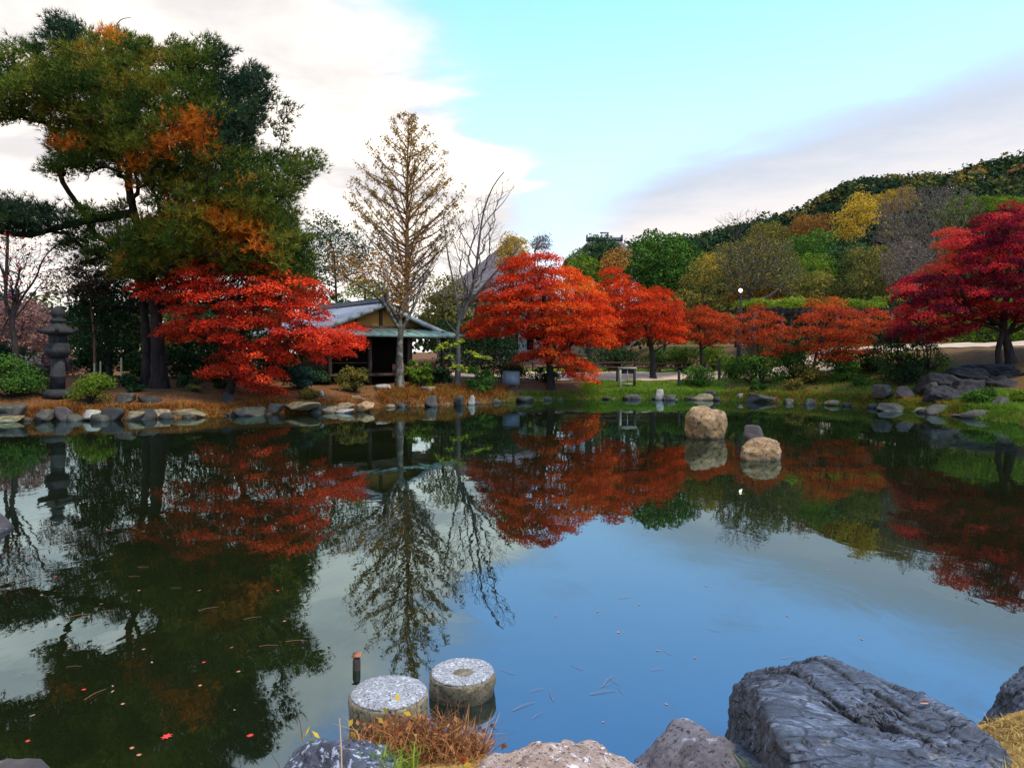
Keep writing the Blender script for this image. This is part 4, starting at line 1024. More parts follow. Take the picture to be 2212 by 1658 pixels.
bush('shrub', 'dim green shrub behind the azalea dome', 235, 300, 800, 27.0, GREEN_DARK, nleaf=2400, lsize=.07, lumps=14)
bush('shrub', 'dim shrub under the dark thicket', 430, 500, 800, 30.0, GREEN_DARK, nleaf=2000, lsize=.08, lumps=14)
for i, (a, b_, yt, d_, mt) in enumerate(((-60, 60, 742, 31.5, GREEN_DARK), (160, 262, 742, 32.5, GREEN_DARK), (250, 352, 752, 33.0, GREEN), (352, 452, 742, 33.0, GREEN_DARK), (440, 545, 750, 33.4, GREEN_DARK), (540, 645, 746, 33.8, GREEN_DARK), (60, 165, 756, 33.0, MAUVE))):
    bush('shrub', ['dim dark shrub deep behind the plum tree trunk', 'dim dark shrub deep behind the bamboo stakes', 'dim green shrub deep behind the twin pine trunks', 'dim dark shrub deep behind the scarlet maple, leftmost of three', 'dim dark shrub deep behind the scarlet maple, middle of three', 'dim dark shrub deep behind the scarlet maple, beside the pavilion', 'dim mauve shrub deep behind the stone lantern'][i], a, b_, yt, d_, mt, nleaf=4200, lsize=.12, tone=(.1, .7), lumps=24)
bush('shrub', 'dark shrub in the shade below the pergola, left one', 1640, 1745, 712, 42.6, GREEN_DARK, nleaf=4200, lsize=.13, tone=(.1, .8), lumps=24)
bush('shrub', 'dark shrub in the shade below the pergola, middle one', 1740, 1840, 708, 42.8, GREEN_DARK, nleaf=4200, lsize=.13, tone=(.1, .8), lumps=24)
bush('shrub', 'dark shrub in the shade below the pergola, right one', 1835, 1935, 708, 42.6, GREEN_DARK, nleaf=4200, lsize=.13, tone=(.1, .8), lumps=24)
for i, (a, b_, yt, d_, mt) in enumerate(((268, 318, 838, 25.6, GREEN_DARK), (395, 445, 842, 26.2, OLIVE), (455, 500, 836, 27.2, GREEN_DARK), (640, 700, 836, 27.0, OLIVE), (190, 240, 828, 26.2, GREEN), (1960, 2050, 716, 31.6, GREEN_DARK), (1690, 1740, 812, 32.4, OLIVE), (1830, 1880, 806, 31.6, GREEN))):
    bush('shrub', ['low dark plant left of the pine trunks', 'low olive plant before the pine trunks', 'low dark plant under the scarlet maple stem', 'low olive plant beside the earth lip', 'low green plant behind the azalea dome', 'tall dark shrub behind the darkest rounded shrub', 'low olive plant on the right bank below the small maple', 'low green plant on the right bank near pointed rocks'][i], a, b_, yt, d_, mt, nleaf=1600, lsize=.065, tone=(.1, .8), lumps=12)
for i, (a, b_, yt, d_, mt) in enumerate(((1070, 1150, 782, 36.0, GREEN_DARK), (1140, 1215, 790, 36.2, GREEN_DARK), (1210, 1290, 770, 42.6, GREEN), (1375, 1450, 742, 43.0, GREEN), (1540, 1620, 768, 36.8, GREEN), (1850, 1925, 748, 33.6, GREEN_DARK), (1705, 1790, 772, 33.4, OLIVE), (1790, 1860, 776, 33.0, GREEN), (925, 985, 790, 33.6, GREEN_DARK), (640, 720, 796, 30.4, GREEN_DARK))):
    bush('shrub', ['dark low shrub left of the orange-red maple trunk', 'dark low shrub around the orange-red maple trunk', 'green shrub beyond the path right of the orange-red maple', 'green shrub beyond the fence behind the dark maple trunk', 'leafy shrub beside the taller dark post', 'dark shrub left of the darkest rounded shrub', 'olive shrub before the layered small maple', 'green shrub before the layered small maple, right one', 'dark shrub between cherry trunk and leaning bare tree', 'dark shrub at the pavilion left corner'][i], a, b_, yt, d_, mt, nleaf=3000, lsize=.085, tone=(.1, .8), lumps=18)
# yellow-leaved sapling beside the pale bare tree
b0 = np.array([WX(1002, 31.6), 31.6, 0]); b0[2] = H(b0[0], b0[1])
sap = thing('sapling', b0, 'young sapling with bright yellow-green leaves beside the leaning bare tree', 'shrub')
ends = np.array([W(950, 752, 31.4), W(962, 742, 31.5), W(978, 748, 31.7), W(990, 738, 31.5), W(1032, 768, 31.5), W(1050, 772, 31.4), W(982, 790, 31.4), W(1000, 796, 31.3), W(970, 770, 31.5), W(1020, 762, 31.6)])
limbs(sap, skeleton(ends, polyline([b0, b0 + [0, 0, .5], W(1000, 790, 31.6)], 8), .3, .008, .5, .03, .06), BARK_GREY)
V, Q, idx = pad_leaves(ends, np.full(len(ends), .27), 34, .14, axis=b0, tilt=.2)
part('foliage', V, Q, LIME, sap, np.clip(rng.uniform(.6, 1, len(idx)), 0, 1))

# ------------------------------------------------------------------ grasses
def tufts(name, label, cat, pts, nper, L, w, mat, kind=None, lean=.5, tone=(0, 1), rad=.12):
    pts = np.asarray(pts, dtype=float); idx = np.repeat(np.arange(len(pts)), nper); n_ = len(idx)
    B = pts[idx] + rng.normal(0, rad, (n_, 3)) * [1, 1, 0]
    B[:, 2] = height(B[:, 0], B[:, 1]) - .02
    D = unit(np.array([0, 0, 1.]) + rng.normal(0, lean, (n_, 3)) * [1, 1, .2]); D[:, 2] = np.abs(D[:, 2])
    bend = rng.normal(0, .25, (n_, 3)); bend[:, 2] = -np.abs(bend[:, 2])
    V, Fc = blades(B, D, L * rng.uniform(.5, 1.2, n_), np.full(n_, w), bend)
    tn = np.clip(rng.uniform(*tone, len(pts))[idx] + rng.normal(0, .15, n_), 0, 1)
    o = link(name, npmesh(name, V, Fc, np.concatenate([tn, tn])), mat)
    tag(o, label, cat, kind=kind); return o
def along(pxa, pxb, s0, s1, n_):
    """random ground points at s0..s1 metres behind the far water line between two photo columns"""
    P = np.array([wl_pt(*q) for q in FAR]); pcol = np.array([q[0] for q in FAR])
    c = rng.uniform(pxa, pxb, n_); s = rng.uniform(s0, s1, n_)
    y = np.interp(c, pcol, P[:, 1]); d = y + s
    x = (c - CX) / F * d
    return np.stack([x, d, height(x, d)], axis=1)
tufts('rust_grass', 'rust-orange grass along the bank below the cherry tree', 'grass', along(825, 1090, .05, 2.4, 420), 24, .34, .009, GRASS_RUST, 'stuff', .55)
tufts('needle_litter', 'orange fallen needles and short dry grass on the left bank', 'grass', along(-40, 820, .1, 2.2, 900), 9, .10, .010, GRASS_RUST, 'stuff', 1.0, (0, .7), .2)
tufts('rust_grass', 'rusty grass tufts hanging between the left shore stones', 'grass', along(-40, 830, -.02, .7, 600), 18, .24, .008, GRASS_RUST, 'stuff', .6, (0, .9), .12)
tufts('mixed_grass', 'dull green grass overhanging the right shore stones', 'grass', along(1080, 2200, -.05, .6, 700), 18, .27, .009, GRASS, 'stuff', .6, (0, .8), .12)
tufts('bank_grass', 'bright green grass on the middle of the far bank', 'grass', along(1265, 1560, .1, 2.6, 800), 20, .20, .010, GRASS_BRIGHT, 'stuff', .5, (.2, .9), .14)
tufts('mixed_grass', 'green and rusty grass along the right half of the far bank', 'grass', along(1540, 2060, .1, 8.0, 1300), 14, .20, .010, GRASS, 'stuff', .5, (0, .8), .16)
tufts('rust_grass', 'orange dry grass along the right shore by the broad grey rock', 'grass', along(1560, 2080, .0, 1.0, 420), 18, .22, .009, GRASS_RUST, 'stuff', .5)
tufts('mixed_grass', 'green grass on the slope below the crimson maple', 'grass', along(2050, 2260, .2, 4.0, 420), 18, .22, .009, GRASS, 'stuff', .5, (.1, .8), .16)
tufts('lawn', 'grass of the lawn behind the rail fence', 'grass', np.stack([(lambda x_, y_: (x_, y_, 0))(a, b_) for a, b_ in zip(rng.uniform(1, 22, 1700), rng.uniform(41.8, 50, 1700))]), 10, .2, .016, GRASS_BRIGHT, 'stuff', .6, (.2, .9), .3)

# ------------------------------------------------------------------ rocks
TAN = rock_mat('rock_tan', [(.10, .05, .022), (.30, .165, .060), (.46, .28, .13)], 4.5, ((.05, .030, .02), 12, .56), ((.30, .31, .26), 5, .62), bump=1.0, bd=.04)
GREY = rock_mat('rock_grey', [(.022, .018, .013), (.058, .046, .032), (.12, .096, .066)], 2.6, ((.05, .045, .04), 12, .6), ((.22, .20, .13), 6, .60), moss=(.05, .055, .016))
DARK = rock_mat('rock_dark', [(.010, .008, .006), (.024, .019, .014), (.050, .040, .029)], 2.6, None, ((.12, .11, .08), 5, .66), moss=(.035, .045, .012))
PALE = rock_mat('rock_pale', [(.15, .125, .085), (.30, .26, .19), (.44, .40, .32)], 3.0, ((.10, .085, .06), 10, .6), ((.24, .24, .14), 4, .6))
PURPLE = rock_mat('rock_purple', [(.030, .021, .017), (.062, .044, .035), (.11, .082, .065)], 3.0, None, ((.30, .30, .26), 5, .66))
FLATS = rock_mat('rock_sandstone', [(.11, .068, .032), (.24, .16, .08), (.36, .27, .155)], 2.5, ((.08, .06, .035), 8, .6), None, moss=(.07, .08, .02))
def rock_shape(seed, size, sub=3, planes=11, rough=.05, custom=None, sharp=20.0, freq=1.6, strata=None):
    r_ = np.random.default_rng(seed)
    bm = bmesh.new(); bmesh.ops.create_icosphere(bm, subdivisions=sub, radius=1)
    D = np.array([v_.co[:] for v_ in bm.verts]); Fc = np.array([[v_.index for v_ in f.verts] for f in bm.faces]); bm.free()
    D = unit(D)
    if custom is None:
        Nn = unit(r_.normal(0, 1, (planes, 3))); dd = r_.uniform(.62, 1.0, planes)
        Nn = np.concatenate([Nn, [[0, 0, 1]]]); dd = np.concatenate([dd, [r_.uniform(.75, .95)]])
    else: Nn = unit(np.array([c_[:3] for c_ in custom], dtype=float)); dd = np.array([c_[3] for c_ in custom], dtype=float)
    dots = np.maximum(D @ Nn.T, 1e-3) / dd[None, :]
    rr = 1.0 / (np.sum(dots ** sharp, axis=1) + (1 / 1.5 if custom is None else 1e-6) ** sharp) ** (1 / sharp)
    P = D * rr[:, None]
    sz = np.array(size, dtype=float)
    P = P * sz
    o = Vector((seed * 3.7 % 50, seed * 7.1 % 50, seed * 1.3 % 50))
    mn = float(min(sz))
    for i in range(len(P)):
        q = Vector(P[i]) * (freq / mn) + o
        h_ = noise.fractal(q, .9, 2.0, 5) * rough * mn
        if strata: h_ += strata(P[i], q)
        P[i] += D[i] * h_
    return P, Fc
GS = 'stones along the far shore'
def rock(name, label, px0, px1, py_top, py_base, d, mat, seed, depth=None, sub=3, rough=.06, group=None, sink=.25, planes=11, zbase=None, rotz=None, freq=1.6, sharp=20.0):
    """boulder spanning px0..px1 whose top shows at py_top and whose foot at py_base at distance d"""
    x = WX((px0 + px1) / 2, d); w = (px1 - px0) / F * d / 2
    ztop = CZ + (HY - py_top) / F * d; zb = CZ + (HY - py_base) / F * d
    if group == GS: ztop -= .18 * (ztop - zb)
    hh = max(ztop - zb, .06); dep = depth or w * .8
    hz = (hh + sink * hh) / 2
    P, Fc = rock_shape(seed, (1, 1, 1), sub, planes, rough, freq=freq, sharp=sharp)
    a = rotz if rotz is not None else (seed * 1.37) % 6.28
    P = np.stack([P[:, 0] * math.cos(a) - P[:, 1] * math.sin(a), P[:, 0] * math.sin(a) + P[:, 1] * math.cos(a), P[:, 2]], axis=1)
    lo, hi = P.min(0), P.max(0)
    P = (P - (lo + hi) / 2) / ((hi - lo) / 2) * [w, dep, hz]
    o = link(name, npmesh(name, P, Fc, None, True), mat, None, (x, d, ztop - hz))
    return tag(o, label, 'rock', group)
rock('boulder', 'large rounded tan boulder standing alone in the pond', 1477, 1569, 875, 944, 17.9, TAN, 13, .5, 5, .09, planes=34, sink=.55, freq=2.6, sharp=9)
rock('boulder', 'low tan rock in the water before the small grey rock', 1592, 1686, 944, 990, 14.2, TAN, 8, .34, 5, .09, planes=26, sink=.9, freq=2.4, sharp=10)
rock('boulder', 'small peaked grey rock in the water behind the low tan rock', 1604, 1660, 917, 962, 15.6, PURPLE, 21, .25, 4, .06, sink=.5)
left_rocks = [('mossy rounded boulder at the left end of the far shore', 2, 62, 864, 905, 22.7, GREY), ('flat tan stone below the mossy boulder at the waterline', -20, 44, 894, 912, 22.2, FLATS), ('light speckled boulder next right of the mossy boulder', 74, 118, 876, 910, 22.5, GREY), ('upright mottled stone before the lantern base', 124, 162, 870, 908, 22.6, PURPLE),
              ('cream flat-topped stone below the azalea dome', 176, 218, 880, 900, 22.7, PALE), ('dark stone right of the cream stone', 226, 268, 872, 908, 22.7, DARK), ('small tan stone left of the long slabs', 272, 312, 882, 908, 22.9, FLATS), ('dark wide boulder under the scarlet maple', 500, 572, 872, 900, 24.6, DARK), ('grey blocky stone right of the dark wide boulder', 576, 610, 864, 894, 25.3, GREY),
              ('mossy rock on the bank behind the long slabs', 300, 350, 848, 880, 24.5, DARK), ('dark leaning rock at the scarlet maple root', 478, 512, 838, 882, 25.6, DARK), ('grey rock near the azalea right side', 252, 292, 842, 874, 24.4, GREY),
              ('tan stone at the left end of the stepping landing', 690, 728, 872, 892, 25.9, FLATS), ('flat pale stone at the water below the landing', 722, 766, 880, 891, 25.8, PALE), ('squared stone on the landing', 728, 768, 864, 884, 26.4, FLATS), ('low flat stone at the back of the landing', 750, 790, 851, 864, 28.0, FLATS), ('block stone at the right end of the landing', 766, 808, 860, 886, 26.4, TAN),
              ('round grey boulder standing in the rust grass', 916, 946, 848, 878, 28.8, GREY), ('brown stone behind the rust grass', 908, 940, 830, 850, 31.0, FLATS), ('small round stone at the grass end', 978, 1002, 848, 876, 29.6, GREY), ('pale upright stone below the dark green shrub', 1010, 1026, 848, 872, 30.0, PALE)]
for i, (lb, a, b_, c_, e_, d_, mt) in enumerate(left_rocks):
    rock('shore_rock', lb, a, b_, c_, e_ + 3, d_, mt, 40 + i, group=GS, sub=4, rough=.07)
# two long low slabs
for (lb, a, b_, yt, yb, d_) in (('left one of two long low edging slabs', 317, 371, 880, 899, 23.6), ('right one of two long low edging slabs', 374, 446, 879, 897, 23.9)):
    rock('edging_slab', lb, a, b_, yt, yb, d_, FLATS, 77 + a, .3, 4, .04, GS, sink=.6, planes=18, rotz=0)
right_rocks = [('white cut stone block on the green bank', 1414, 1434, 834, 862, 33.4, PALE), ('small pale stone right of the white block', 1432, 1460, 848, 864, 33.2, GREY), ('grey stone cluster under the russet maple', 1510, 1545, 838, 858, 33.6, PURPLE), ('pale round stone low on the right bank', 1590, 1606, 846, 862, 32.8, PALE), ('dark boulder at the waterline by the small shrub', 1608, 1660, 842, 870, 32.0, DARK),
               ('pointed grey rock at the foot of the darkest shrub', 1884, 1926, 824, 852, 28.2, GREY), ('second pointed rock beside the pointed grey rock', 1930, 1972, 828, 856, 27.8, PURPLE), ('broad grey rock lying at the right waterline', 1992, 2050, 868, 892, 25.2, GREY), ('large purple-grey boulder on the right shore', 2140, 2196, 846, 900, 23.8, PURPLE),
               ('grey stone at the waterline left of the broad grey rock', 1890, 1960, 866, 888, 26.8, DARK), ('grey block at the extreme right waterline', 2200, 2240, 880, 914, 22.8, GREY), ('lighter rock face amid the dark outcrop', 2004, 2030, 820, 846, 27.0, GREY)]
for i, (lb, a, b_, c_, e_, d_, mt) in enumerate(right_rocks):
    rock('shore_rock', lb, a, b_, c_, e_ + 3, d_, mt, 140 + i, group=GS, sub=4, rough=.07)
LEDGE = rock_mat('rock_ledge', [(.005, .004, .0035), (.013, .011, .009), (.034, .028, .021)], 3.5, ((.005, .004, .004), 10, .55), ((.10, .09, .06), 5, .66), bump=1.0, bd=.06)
# dark outcrop under the crimson maple: stacked ledges
ledges = [(1990, 2060, 800, 838, 28.0), (2050, 2120, 788, 822, 28.6), (2100, 2180, 780, 812, 29.0), (2040, 2110, 812, 850, 27.2), (2100, 2180, 806, 845, 27.6), (2160, 2240, 796, 840, 28.0), (2060, 2140, 836, 866, 26.2), (1996, 2046, 828, 858, 26.6), (2170, 2240, 824, 860, 26.8)]
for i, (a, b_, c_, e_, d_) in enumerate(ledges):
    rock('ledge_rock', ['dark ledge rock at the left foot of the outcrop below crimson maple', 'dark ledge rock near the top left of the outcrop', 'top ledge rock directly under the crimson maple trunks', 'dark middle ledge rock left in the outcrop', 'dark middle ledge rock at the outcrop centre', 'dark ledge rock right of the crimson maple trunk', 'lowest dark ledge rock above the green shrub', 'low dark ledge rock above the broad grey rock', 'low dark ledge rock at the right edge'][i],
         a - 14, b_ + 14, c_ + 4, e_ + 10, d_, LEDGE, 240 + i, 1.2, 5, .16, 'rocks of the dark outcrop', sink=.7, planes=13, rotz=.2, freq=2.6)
# continuous row of small edging stones, nobody of them set apart
P_far = np.array([wl_pt(*q) for q in FAR])
mesh_cache = []
for k_ in range(9):
    P, Fc = rock_shape(400 + k_, (1, .8, .8), 3, 10, .09)
    mesh_cache.append((P, Fc))
base_m = [npmesh('edging_stone', P, Fc, None, True) for P, Fc in mesh_cache]
for q, mt in zip(base_m, [DARK, GREY, DARK, PURPLE, DARK, GREY, FLATS, GREY, DARK]): q.materials.append(mt)
spans = [(0, 180, 'below the stone lantern'), (180, 320, 'below the azalea dome'), (320, 500, 'in front of the two long slabs'), (500, 620, 'under the scarlet maple'), (690, 830, 'before the stepping landing'), (830, 960, 'under the rust grass by the cherry'), (960, 1080, 'below the leaning bare tree'), (1080, 1300, 'under the largest orange-red maple'),
         (1300, 1420, 'below the wooden sign stand'), (1420, 1540, 'right of the white cut block'), (1540, 1700, 'below the lamp post'), (1700, 1880, 'below the layered small maple'), (1880, 2000, 'below the pointed rocks'), (2000, 2200, 'at the foot of the dark outcrop')]
tones = ['dark', 'grey', 'dark', 'purplish', 'dark', 'grey', 'tan', 'grey', 'dark']
words_ = ['first', 'second', 'third', 'fourth', 'fifth', 'sixth', 'seventh', 'eighth', 'ninth', 'tenth', 'eleventh', 'twelfth']
pcol = [q[0] for q in FAR]
for (c0, c1, where) in spans:
    c = c0 + 6; num = 0
    while c < c1 - 4:
        d_ = float(np.interp(c, pcol, P_far[:, 1])) + rng.uniform(-.10, .25)
        w = rng.uniform(.12, .36) if rng.random() < .75 else rng.uniform(.3, .5)
        mi = int(rng.integers(0, 9))
        o = link('edging_stone', base_m[mi], None, None, (WX(c, d_), d_, rng.uniform(-.06, .04)))
        o.scale = (w, w * rng.uniform(.8, 1.1), w * rng.uniform(.6, 1.0)); o.rotation_euler = (0, 0, rng.random() * 6.28)
        tag(o, '%s edging stone %s, %s from the left there' % (tones[mi], where, words_[min(num, 11)]), 'rock', 'row of edging stones along the far waterline')
        num += 1
        c += w * 2 * F / d_ * (rng.uniform(.9, 1.4) if rng.random() < .7 else rng.uniform(2, 4))
# mossy earth lip with dark undercut
rock('earth_bank', 'low mossy lip of earth overhanging the water left of the landing', 608, 692, 868, 884, 25.4, FLATS, 333, .6, 4, .04, sink=.2, planes=18, rotz=0)
o = bpy.data.objects[-1]

# ------------------------------------------------------------------ near bank
# slate boulder in the lower right corner
sdir = unit(np.array([.66, -.75, 0.]))
def slate_field(p):
    a = p[0] * sdir[0] + p[1] * sdir[1]; b_ = -p[0] * sdir[1] + p[1] * sdir[0]
    w = noise.fractal(Vector((a * 1.3, b_ * 3.2, p[2] * 2.5)), .8, 2, 5)
    w2 = noise.fractal(Vector((a * 3.5 + 9, b_ * 9.0, p[2] * 7)), .7, 2, 4)
    s1 = b_ * 4.6 + w * 1.5 + w2 * .35; saw1 = s1 - math.floor(s1)
    s2 = b_ * 11.0 + w * 3.0 + w2 * 1.3 + a * 1.5; saw2 = s2 - math.floor(s2)
    cut1 = max(noise.noise(Vector((a * 1.4 + 5, b_ * 1.5, 3.1))) + .55, 0); cut2 = max(noise.noise(Vector((a * 3.0 + 1, b_ * 3.5, 8.1))) + .30, 0)
    r1 = min(saw1 * 1.05, (1 - saw1) * 12); r2 = min(saw2 * 1.1, (1 - saw2) * 7)
    pw = (p[0] + 1.72 + w2 * .03, p[1] + 3.22 + w * .03)
    gv, st_ = 0.0, 0.0
    for line, wd in SLATE_CRACKS:
        best, sg = 9.0, 0.0
        for (ax, ay), (bx_, by_) in zip(line[:-1], line[1:]):
            ex, ey = bx_ - ax, by_ - ay; l2 = ex * ex + ey * ey
            tt = min(max(((pw[0] - ax) * ex + (pw[1] - ay) * ey) / l2, 0), 1)
            dx, dy = pw[0] - ax - tt * ex, pw[1] - ay - tt * ey; dd_ = math.hypot(dx, dy)
            if dd_ < best: best = dd_; sg = 1.0 if ex * dy - ey * dx > 0 else -1.0
        g1_ = math.exp(-(best / wd) ** 2); gv = max(gv, g1_); st_ += sg * .009 * math.exp(-(best / .10) ** 2)
    big = slate_big
    h_ = (-.022 * gv + st_ if big else 0) + (r1 - .5) * .040 * cut1 + (r2 - .5) * .026 * cut2 + w2 * .016 + noise.fractal(Vector((a * 14, b_ * 24, p[2] * 18)), .7, 2, 4) * .007
    crack = max(gv if big else 0, (1 - min((1 - saw1) * 10, 1)) * min(cut1 * 1.6, 1), (1 - min((1 - saw2) * 5, 1)) * min(cut2 * 1.3, 1) * .8)
    return h_, crack
slate_big = True
SLATE_CRACKS = [([(1.22, 3.78), (1.345, 3.65), (1.47, 3.36), (1.53, 3.10), (1.68, 3.02), (1.80, 2.98)], .014), ([(1.62, 3.80), (1.78, 3.72), (1.90, 3.50), (1.98, 3.22), (1.97, 3.0)], .009), ([(1.38, 3.22), (1.45, 3.26), (1.53, 3.12)], .007), ([(1.50, 3.76), (1.62, 3.55), (1.74, 3.32), (1.80, 3.15)], .007), ([(1.95, 3.74), (2.08, 3.52), (2.14, 3.30)], .007), ([(1.62, 3.14), (1.72, 3.20), (1.84, 3.06)], .006)]
m = new_mat('rock_slate'); t = NT(m); p = t.coord('Object'); q = t.map(p, (1, 2.6, 1.5), (0, 0, R(49)))
n = t.noise(q, 3.4, 8, .65, .5); f = t.noise(q, 22, 6, .7); g_ = t.noise(p, 60, 3, .7)
c = t.ramp(n, [(.32, (.014, .014, .017)), (.46, (.042, .046, .056)), (.57, (.092, .102, .126)), (.70, (.23, .245, .28))])
c = t.mix(t.range(f, .44, .60, 0, .75), c, (.020, .020, .024))
c = t.mix(t.range(g_, .58, .68, 0, .25), c, (.25, .26, .29))
c = t.mix(t.range(t.noise(p, 5, 6, .7), .60, .68, 0, .55), c, (.25, .20, .12))
ve = t.voro(t.mix(.09, t.map(p, (2.2, 7.5, 4), (0, 0, R(49))), t.n('ShaderNodeTexNoise').outputs[1]), 2.2, 'DISTANCE_TO_EDGE')
c = t.mix(t.range(ve, .0, .045, .8, 0), c, (.016, .014, .013))
ck = t.n('ShaderNodeAttribute', attribute_name='crack').outputs['Fac']
c = t.mix(t.range(ck, .1, .85, 0, .9), c, (.014, .012, .012))
t.princ(c, t.math('ADD', .40, t.math('MULTIPLY', f, .35)), t.bump(t.math('ADD', t.math('ADD', f, t.math('MULTIPLY', g_, .3)), t.math('MULTIPLY', t.range(ve, 0, .06), .8)), .9, .014), .5)
SLATE = m
planes_b = [(.13, -.10, 1, .335), (.0, 0, -1, .5), (-1, .10, .10, .60), (-.70, .80, .15, .74), (-.02, 1, .20, .60), (.45, .85, .30, .62), (1, .40, .45, .44), (.95, -.4, .35, .52), (0, -1, .2, .95), (-.8, -.75, .25, .76), (.42, .25, 1, .42), (-.30, .45, 1, .53)]
def slate_rock(seed, size, sub, planes, rough, freq=1.6):
    P, Fc = rock_shape(seed, size, sub, custom=planes, rough=rough, sharp=30, freq=freq)
    D = unit(P); ck = np.zeros(len(P))
    for i in range(len(P)):
        h_, ck[i] = slate_field(P[i]); P[i] = P[i] + D[i] * h_
    me = npmesh('boulder', P, Fc, None, True)
    at_ = me.attributes.new('crack', 'FLOAT', 'POINT'); at_.data.foreach_set('value', ck.astype(np.float32))
    return me
o = link('boulder', slate_rock(5, (1, 1, 1), 7, planes_b, .03), SLATE, None, (1.665, 3.24, .090))
_sv = np.array([q.co[:] for q in o.data.vertices]) + [1.665, 3.24, .090]; SLATE_TOP = float(_sv[np.hypot(_sv[:, 0] - 1.86, _sv[:, 1] - 3.26) < .02][:, 2].max())
tag(o, 'big bluish slate boulder with diagonal ridges in the lower right foreground', 'rock')
slate_big = False
o = link('boulder', slate_rock(15, (.50, .34, .26), 6, [(.1, -.2, 1, .62), (0, 0, -1, .8), (-1, .1, .5, .8), (-.6, .8, .3, .8), (.2, 1, .3, .8), (1, .3, .2, .9), (.5, -1, .3, .9), (-.7, -.8, .4, .85), (-.3, .5, 1, .7)], .05), SLATE, None, (3.02, 3.86, .16)); o.rotation_euler = (0, R(-8), R(12))
tag(o, 'dark slate rock at the right edge beside the big slate boulder', 'rock')
UMBER = rock_mat('rock_umber', [(.045, .033, .030), (.105, .08, .075), (.20, .17, .165)], 5, ((.02, .016, .015), 40, .55), ((.26, .25, .25), 9, .58), .75)
P, Fc = rock_shape(23, (.34, .30, .20), 6, 12, .12, freq=2.2)
o = link('boulder', npmesh('boulder', P, Fc, None, True), UMBER, None, (.84, 3.13, .10)); tag(o, 'brownish rock at the lower left foot of the slate boulder', 'rock')
PINK = rock_mat('rock_granite_pink', [(.13, .075, .045), (.30, .19, .125), (.44, .33, .25)], 5, ((.05, .035, .03), 55, .54), ((.56, .50, .46), 30, .56), .8)
P, Fc = rock_shape(31, (.38, .36, .25), 6, 12, .11, freq=2.4)
o = link('boulder', npmesh('boulder', P, Fc, None, True), PINK, None, (.13, 3.10, .10)); tag(o, 'speckled pinkish granite rock at the bottom edge', 'rock')
BLACKWHITE = rock_mat('rock_black_white', [(.022, .022, .028), (.055, .057, .068), (.11, .115, .13)], 5, ((.012, .012, .014), 40, .56), ((.40, .41, .45), 26, .55), .75)
P, Fc = rock_shape(47, (.23, .27, .20), 6, 12, .12, freq=2.2)
o = link('boulder', npmesh('boulder', P, Fc, None, True), BLACKWHITE, None, (-.76, 3.18, .15)); tag(o, 'black rock crusted with white lichen at the bottom edge', 'rock')
P, Fc = rock_shape(51, (.20, .24, .16), 5, 12, .10)
o = link('boulder', npmesh('boulder', P, Fc, None, True), PURPLE, None, (-2.42, 3.24, -.02)); tag(o, 'dim purplish rock in the bottom left corner', 'rock')
P, Fc = rock_shape(53, (.30, .34, .26), 4, 12, .07)
o = link('boulder', npmesh('boulder', P, Fc, None, True), PURPLE, None, (-6.12, 8.3, .02)); tag(o, 'purplish rock half cut off at the left edge in mid pond', 'rock')

# two round mill stones
MILL_TOP = rock_mat('millstone_top', [(.15, .135, .12), (.28, .26, .235), (.42, .395, .365)], 12, ((.05, .045, .042), 85, .54), ((.54, .51, .48), 45, .55), .85, wet=False, bump=1.0, bd=.006)
MILL = rock_mat('millstone_side', [(.07, .05, .025), (.18, .135, .07), (.30, .25, .16)], 9, ((.03, .024, .014), 60, .54), ((.30, .24, .10), 14, .54), .85, bump=.8, bd=.008)
def millstone(label, x, y, r_, ztop, hole, seed):
    t_ = thing('millstone', (x, y, -.35), label, 'stone', 'two round stones at the near shore')
    def wob(V, amp):
        for i in range(len(V)):
            q = Vector(V[i]) * 7 + Vector((seed, 0, 0)); n_ = noise.fractal(q, .9, 2, 4)
            c_ = V[i] - np.array([x, y, V[i][2]]); l_ = np.linalg.norm(c_)
            if l_ > 1e-5: V[i] = V[i] + c_ / l_ * n_ * amp
            V[i][2] += n_ * amp * .5
        return V
    zs = np.linspace(-.35, ztop - .045, 16)
    prof = [(r_ * (1.0 - .05 * max(0, (.06 - z) / .4)), z) for z in zs] + [(r_ * .995, ztop - .025), (r_ * .975, ztop - .010)]
    mb = MB(); mb.lathe(prof, (x, y, 0), 64); V, Fc = mb.get(); part('drum', wob(V, .012), Fc, MILL, t_, None, True)
    if hole: prof = [(r_ * q, ztop + dz) for q, dz in ((.975, -.012), (.94, .0), (.86, .004), (.7, .0), (.5, -.004), (.36, -.008), (.26, -.014), (.21, -.03), (.19, -.07), (.0, -.075))]
    else: prof = [(r_ * q, ztop + dz) for q, dz in ((.975, -.012), (.94, .0), (.8, .006), (.6, .010), (.4, .012), (.2, .013), (.0, .013))]
    mb = MB(); mb.lathe(prof[:-1], (x, y, 0), 64); V, Fc = mb.get(); part('top_face', wob(V, .009), [f for f in Fc], MILL_TOP, t_, None, True)
    return t_
millstone('nearer round stone with plain speckled flat top in the shallows', WX(840, 3.67), 3.67, .198, .305, False, 3)
millstone('farther round stone with a sunken centre hole in the shallows', WX(998, 4.32), 4.32, .196, .125, True, 9)
